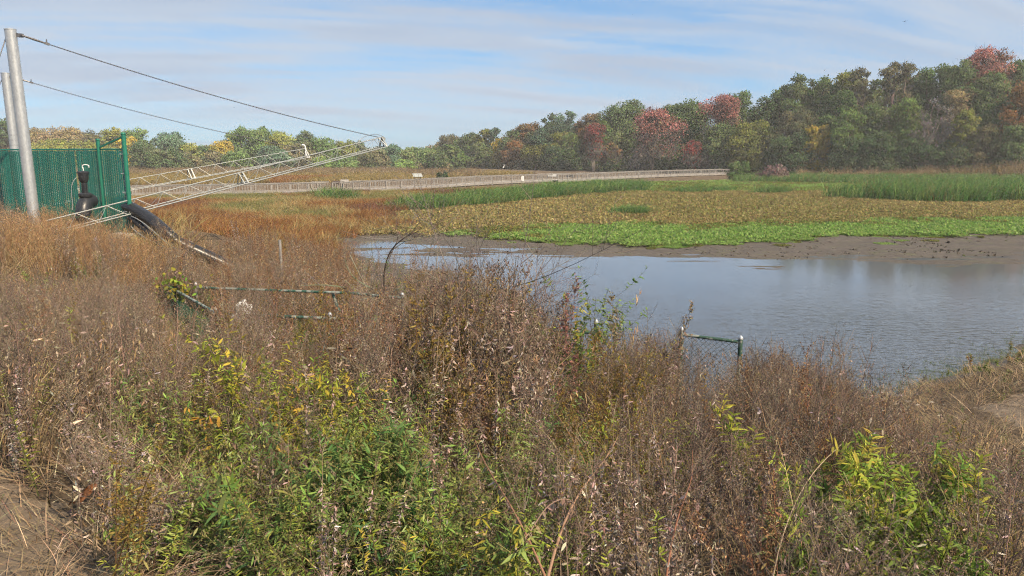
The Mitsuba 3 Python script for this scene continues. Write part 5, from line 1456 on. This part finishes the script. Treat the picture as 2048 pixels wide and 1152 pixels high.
for (u, v, y, col, lab) in ((1112, 560, 7.4, [(.24, .13, .11), (.30, .18, .14), (.18, .10, .09)], 'tall reddish dead spike rising against the pond'), (1130, 600, 7.0, [(.20, .09, .085), (.26, .13, .11)], 'dark red dead spike just right of the tallest one'), (1222, 590, 7.6, [(.26, .22, .12), (.2, .16, .09)], 'olive brown dead spike right of the light green sapling'), (1300, 605, 7.4, [(.27, .2, .13), (.22, .17, .11)], 'straw brown dead spike leaning right left of the gate'), (925, 520, 8.6, [(.16, .095, .08), (.12, .07, .06)], 'dark brown dead spike before the mud at the centre')):
    x, y, h = fit(u, v, y)
    plant('dead_spike', dry_weed(640 + int(u), h, 2, 44, 10, 44, stemcol=STEM, seedcol=col, leafcol=col * 2 + [(.45, .36, .32)], br_from=.5, br_len=.15, leafsize=.06, seedsize=.02, R=.03, lean=.04), x, y, lab, 'weed', 'dry_mat', lean=(0, 5))


def twig_bush(seed, h, nst, R, cols, levels=3, lean=.35, thick=.009, nb=7):
    r = rng(seed); L = Leafy()
    P = stem_paths(r, nst, h, .15, lean, 8, R, .25)
    L.tubes(P, thick * r.uniform(.7, 1.3, nst), thick * .3, pick(r, cols, nst, val=.12), 5)
    cur, ln, th = P, .45 * h, thick * .45
    for lev in range(levels):
        i = np.repeat(np.arange(len(cur)), nb); n = len(i)
        b, d = along(cur, i, r.uniform(.25, .97, n))
        bd = side_dirs(r, d, 1.0); l = ln * r.uniform(.35, 1.1, n); s = np.linspace(0, 1, 6)
        bp = b[:, None] + bd[:, None] * (l[:, None] * s)[:, :, None] + (np.array([0, 0, .22]) + r.normal(0, .18, (n, 3)))[:, None] * (l[:, None] * s ** 2)[:, :, None]
        L.tubes(bp, th, th * .4, pick(r, cols, n, val=.15), 3)
        cur, ln, th = bp, ln * .45, max(th * .6, .0012); nb = max(3, nb - 2)
    return L


GREY = [(.17, .145, .125), (.22, .19, .17), (.13, .11, .095)]
x, y, h = fit(1010, 462, 8.8)
plant('twiggy_bush', twig_bush(701, h * 1.02, 6, .22, GREY, lean=.22, thick=.010), x - .1, y, 'grey leafless twiggy bush in front of the mud in the centre', 'bush', 'dry_mat')
x, y, h = fit(930, 505, 9.2)
plant('twiggy_bush', twig_bush(702, h * .95, 5, .3, [(.15, .095, .07), (.12, .08, .06)], lean=.2, thick=.008), x, y, 'brown leafless twiggy bush left of the grey one', 'bush', 'dry_mat')
# the curved dark sapling at the low fence, and the dead branches under it
sk = Leafy(); rr = rng(710)
mp = smooth_path([at(775, 700, 12.3), at(770, 640, 12.3), at(768, 580, 12.3), at(770, 535, 12.25), at(780, 505, 12.2), at(800, 482, 12.1), at(838, 462, 12.0)], 24)
sk.tubes(mp[None], .022, .006, np.array([(.055, .045, .04)]), 6)
tw = []
for t_, (u, v) in ((10, (742, 470)), (13, (815, 440)), (15, (752, 455)), (17, (860, 448)), (19, (900, 462)), (21, (845, 430)), (22, (878, 440)), (20, (800, 452)), (12, (730, 500)), (8, (735, 520)), (16, (790, 445))):
    e = at(u, v, 12.0 + rr.normal(0, .25)); b = mp[t_]; tw.append(smooth_path([b, (b + e) / 2 + rr.normal(0, .05, 3), e], 8))
sk.tubes(np.array(tw), .006, .002, jitter(rr, (.16, .135, .12), len(tw)), 4)
tw = np.array(tw); i = np.repeat(np.arange(len(tw)), 5); b, d = along(tw, i, rr.uniform(.3, .95, len(i)))
e = b + side_dirs(rr, d, .9) * rr.uniform(.08, .3, (len(i), 1)); sk.tubes(np.stack([b, (b + e) / 2 + rr.normal(0, .012, (len(i), 3)), e], 1), .003, .0012, jitter(rr, (.16, .135, .12), len(i)), 3)
k = sk.put('curved_sapling', 'dry_mat'); labels[k] = {'label': 'dark bare sapling curving right at the top, standing by the low fence', 'category': 'sapling'}
db = Leafy(); tw = []
for (a, m, b) in (((690, 560), (730, 590), (800, 612)), ((720, 600), (760, 590), (840, 560)), ((700, 510), (725, 560), (760, 625)), ((770, 640), (800, 600), (850, 590)), ((740, 575), (700, 545), (690, 515)), ((760, 610), (790, 640), (812, 652)), ((715, 640), (750, 610), (780, 560)), ((690, 575), (640, 570), (600, 572))):
    tw.append(smooth_path([at(*a, 12.2), at(*m, 12.1 + rr.normal(0, .1)), at(*b, 12.0)], 10))
tw = np.array(tw); db.tubes(tw, .012, .004, jitter(rr, (.24, .205, .17), len(tw)), 5)
i = np.repeat(np.arange(len(tw)), 7); b, d = along(tw, i, rr.uniform(.1, .95, len(i))); e = b + side_dirs(rr, d, .8) * rr.uniform(.1, .45, (len(i), 1))
db.tubes(np.stack([b, (b + e) / 2 + rr.normal(0, .02, (len(i), 3)), e], 1), .004, .0014, jitter(rr, (.22, .19, .16), len(i)), 3)
k = db.put('dead_branches', 'dry_mat'); labels[k] = {'label': 'tangle of dead grey branches lying over the low fence below the curved sapling', 'category': 'branches'}
# long canes in the foreground
for pts, rad, colr, lab in (([(950, 880, 3.5), (1005, 985, 3.0), (1055, 1075, 2.72), (1105, 1190, 2.55)], .0075, (.27, .15, .10), 'reddish cane slanting down to the right, left one of the crossing pair'),
                            ([(1235, 875, 3.6), (1160, 985, 3.0), (1120, 1070, 2.72), (1088, 1190, 2.55)], .009, (.30, .19, .13), 'thick reddish cane slanting down to the left, right one of the crossing pair'),
                            ([(1030, 1090, 2.66), (1075, 1040, 2.72), (1110, 1003, 2.76), (1140, 1000, 2.78), (1150, 1020, 2.78)], .005, (.28, .19, .15), 'short arching cane with hanging dead leaves between the crossing canes'),
                            ([(1690, 865, 4.2), (1640, 930, 3.4), (1580, 1030, 3.0), (1545, 1160, 2.75)], .0055, (.36, .28, .19), 'long straw coloured stalk leaning right in the lower right thicket'),
                            ([(1330, 1180, 2.6), (1345, 1080, 2.75), (1372, 990, 3.1), (1385, 900, 3.6)], .006, (.25, .12, .08), 'upright red brown cane right of the crossing pair'),
                            ([(292, 898, 3.5), (318, 950, 3.4), (345, 1040, 3.3)], .005, (.34, .27, .18), 'pale dead stalk at the left above the bare patch'),
                            ([(597, 1105, 2.9), (570, 1120, 2.9), (520, 1150, 2.9), (490, 1175, 2.85)], .006, (.36, .33, .17), 'pale bent stalk at the bottom edge, left half'),
                            ([(597, 1105, 2.9), (625, 1130, 2.9), (655, 1170, 2.85)], .006, (.36, .30, .12), 'pale bent stalk at the bottom edge, right half')):
    L = Leafy(); rad *= .5 if 'straw' in lab else .7; P = smooth_path([at(*q) for q in pts], 16); rq = rng(int(pts[0][0]))
    L.tubes(P[None], [rad * (.35 if P[0, 2] > P[-1, 2] else 1)], [rad * (1 if P[0, 2] > P[-1, 2] else .35)], np.array([colr]), 8)
    n = 26
    b, d = along(P[None], np.zeros(n, int), rq.uniform(0, .8, n)); dd = unit(rq, n) * .5 + [0, 0, -.8]
    if 'straw' not in lab and 'bent' not in lab: L.leaves(b, dd, unit(rq, n), .04 * rq.uniform(.5, 1.3, n), .014, pick(rq, DRYLEAF, n), .5, .4)
    k = L.put('cane', 'dry_mat'); labels[k] = {'label': lab, 'category': 'cane'}
# vine on the fence corner
vn = Leafy(); rr = rng(720)
n = 150; c = C0 + np.c_[rr.normal(.06, .17, n), rr.normal(-.1, .08, n), rr.normal(.06, .15, n)]
c = np.vstack([c, C0 + np.c_[rr.normal(-.55, .2, 40), rr.normal(-.15, .08, 40), rr.normal(-.25, .12, 40)]]); n = len(c)
vn.leaves(c, unit(rr, n) * [1, 1, .6] + [0, -.3, -.2], unit(rr, n), .095 * rr.uniform(.5, 1.2, n), .075 * rr.uniform(.6, 1.1, n), pick(rr, [(.22, .30, .05), (.30, .32, .05), (.15, .24, .045), (.34, .28, .05)], n), .3, .1)
st_ = stem_paths(rr, 7, 1.2, .2, .15, 7, .15); st_[..., :] += C0 + [.0, -.08, -1.1]; vn.tubes(st_, .006, .003, jitter(rr, (.12, .09, .06), 7), 4)
k = vn.put('vine', 'leaf_mat'); labels[k] = {'label': 'bright yellow green vine climbing the corner of the low fence', 'category': 'vine'}
# right shore plants
single('shore_shrub', 2030, 700, 14.2, lambda h: leafy_weed(730, h, 12, 40, [(.30, .19, .06), (.25, .22, .06), (.33, .15, .06), (.16, .19, .05)], .075, .25, R=.45, lean=.3, sidebr=6), 'orange and yellow shrub on the near shore at the right edge', 'shrub')
single('shore_shrub', 1990, 760, 13.4, lambda h: leafy_weed(731, h, 12, 26, [(.15, .20, .05), (.2, .2, .06)], .06, .25, R=.5, lean=.5, sidebr=4), 'low green clump left below the orange shore shrub', 'shrub')
single('shore_shrub', 2044, 735, 12.8, lambda h: leafy_weed(732, h, 12, 34, [(.10, .17, .04), (.15, .2, .05)], .06, .25, R=.3, lean=.3, sidebr=5), 'green shrub at the right edge below the orange one', 'shrub')
# one seed head and brown leaves at the left
for (u, v, y, lab) in ((155, 1005, 3.75, 'curled brown dead leaf at the left edge of the bare patch'), (140, 1042, 3.6, 'smaller brown dead leaf below the curled one')):
    L = Leafy(); p = at(u, v, y); z = float(land_z(p[:1], p[1:2])[0]); rq = rng(int(u))
    for q in range(3): L.leaves(np.array([[p[0] + .02 * q, p[1], z + .03 + .01 * q]]), np.array([[1, .2 * q, .3]]), np.array([[0, 1.0, .4 * q]]), .09, .06, np.array([(.26, .12, .06)]), .6, .5)
    k = L.put('fallen_leaf', 'dry_mat'); labels[k] = {'label': lab, 'category': 'leaf'}
# ------------------------------------------------------------------ thin autumn haze
scene['haze_air'] = {'type': 'homogeneous', 'albedo': {'type': 'rgb', 'value': [.95, .95, .96]}, 'sigma_t': .0006}
scene['haze'] = {'type': 'cube', 'to_world': T().translate([0, 140, 16]).scale([420, 460, 19]), 'bsdf': {'type': 'null'}, 'interior': {'type': 'ref', 'id': 'haze_air'}}
labels['haze'] = {'label': 'thin pale haze in the air over the marsh', 'category': 'haze', 'kind': 'stuff'}
scene['camera']['medium'] = {'type': 'ref', 'id': 'haze_air'}
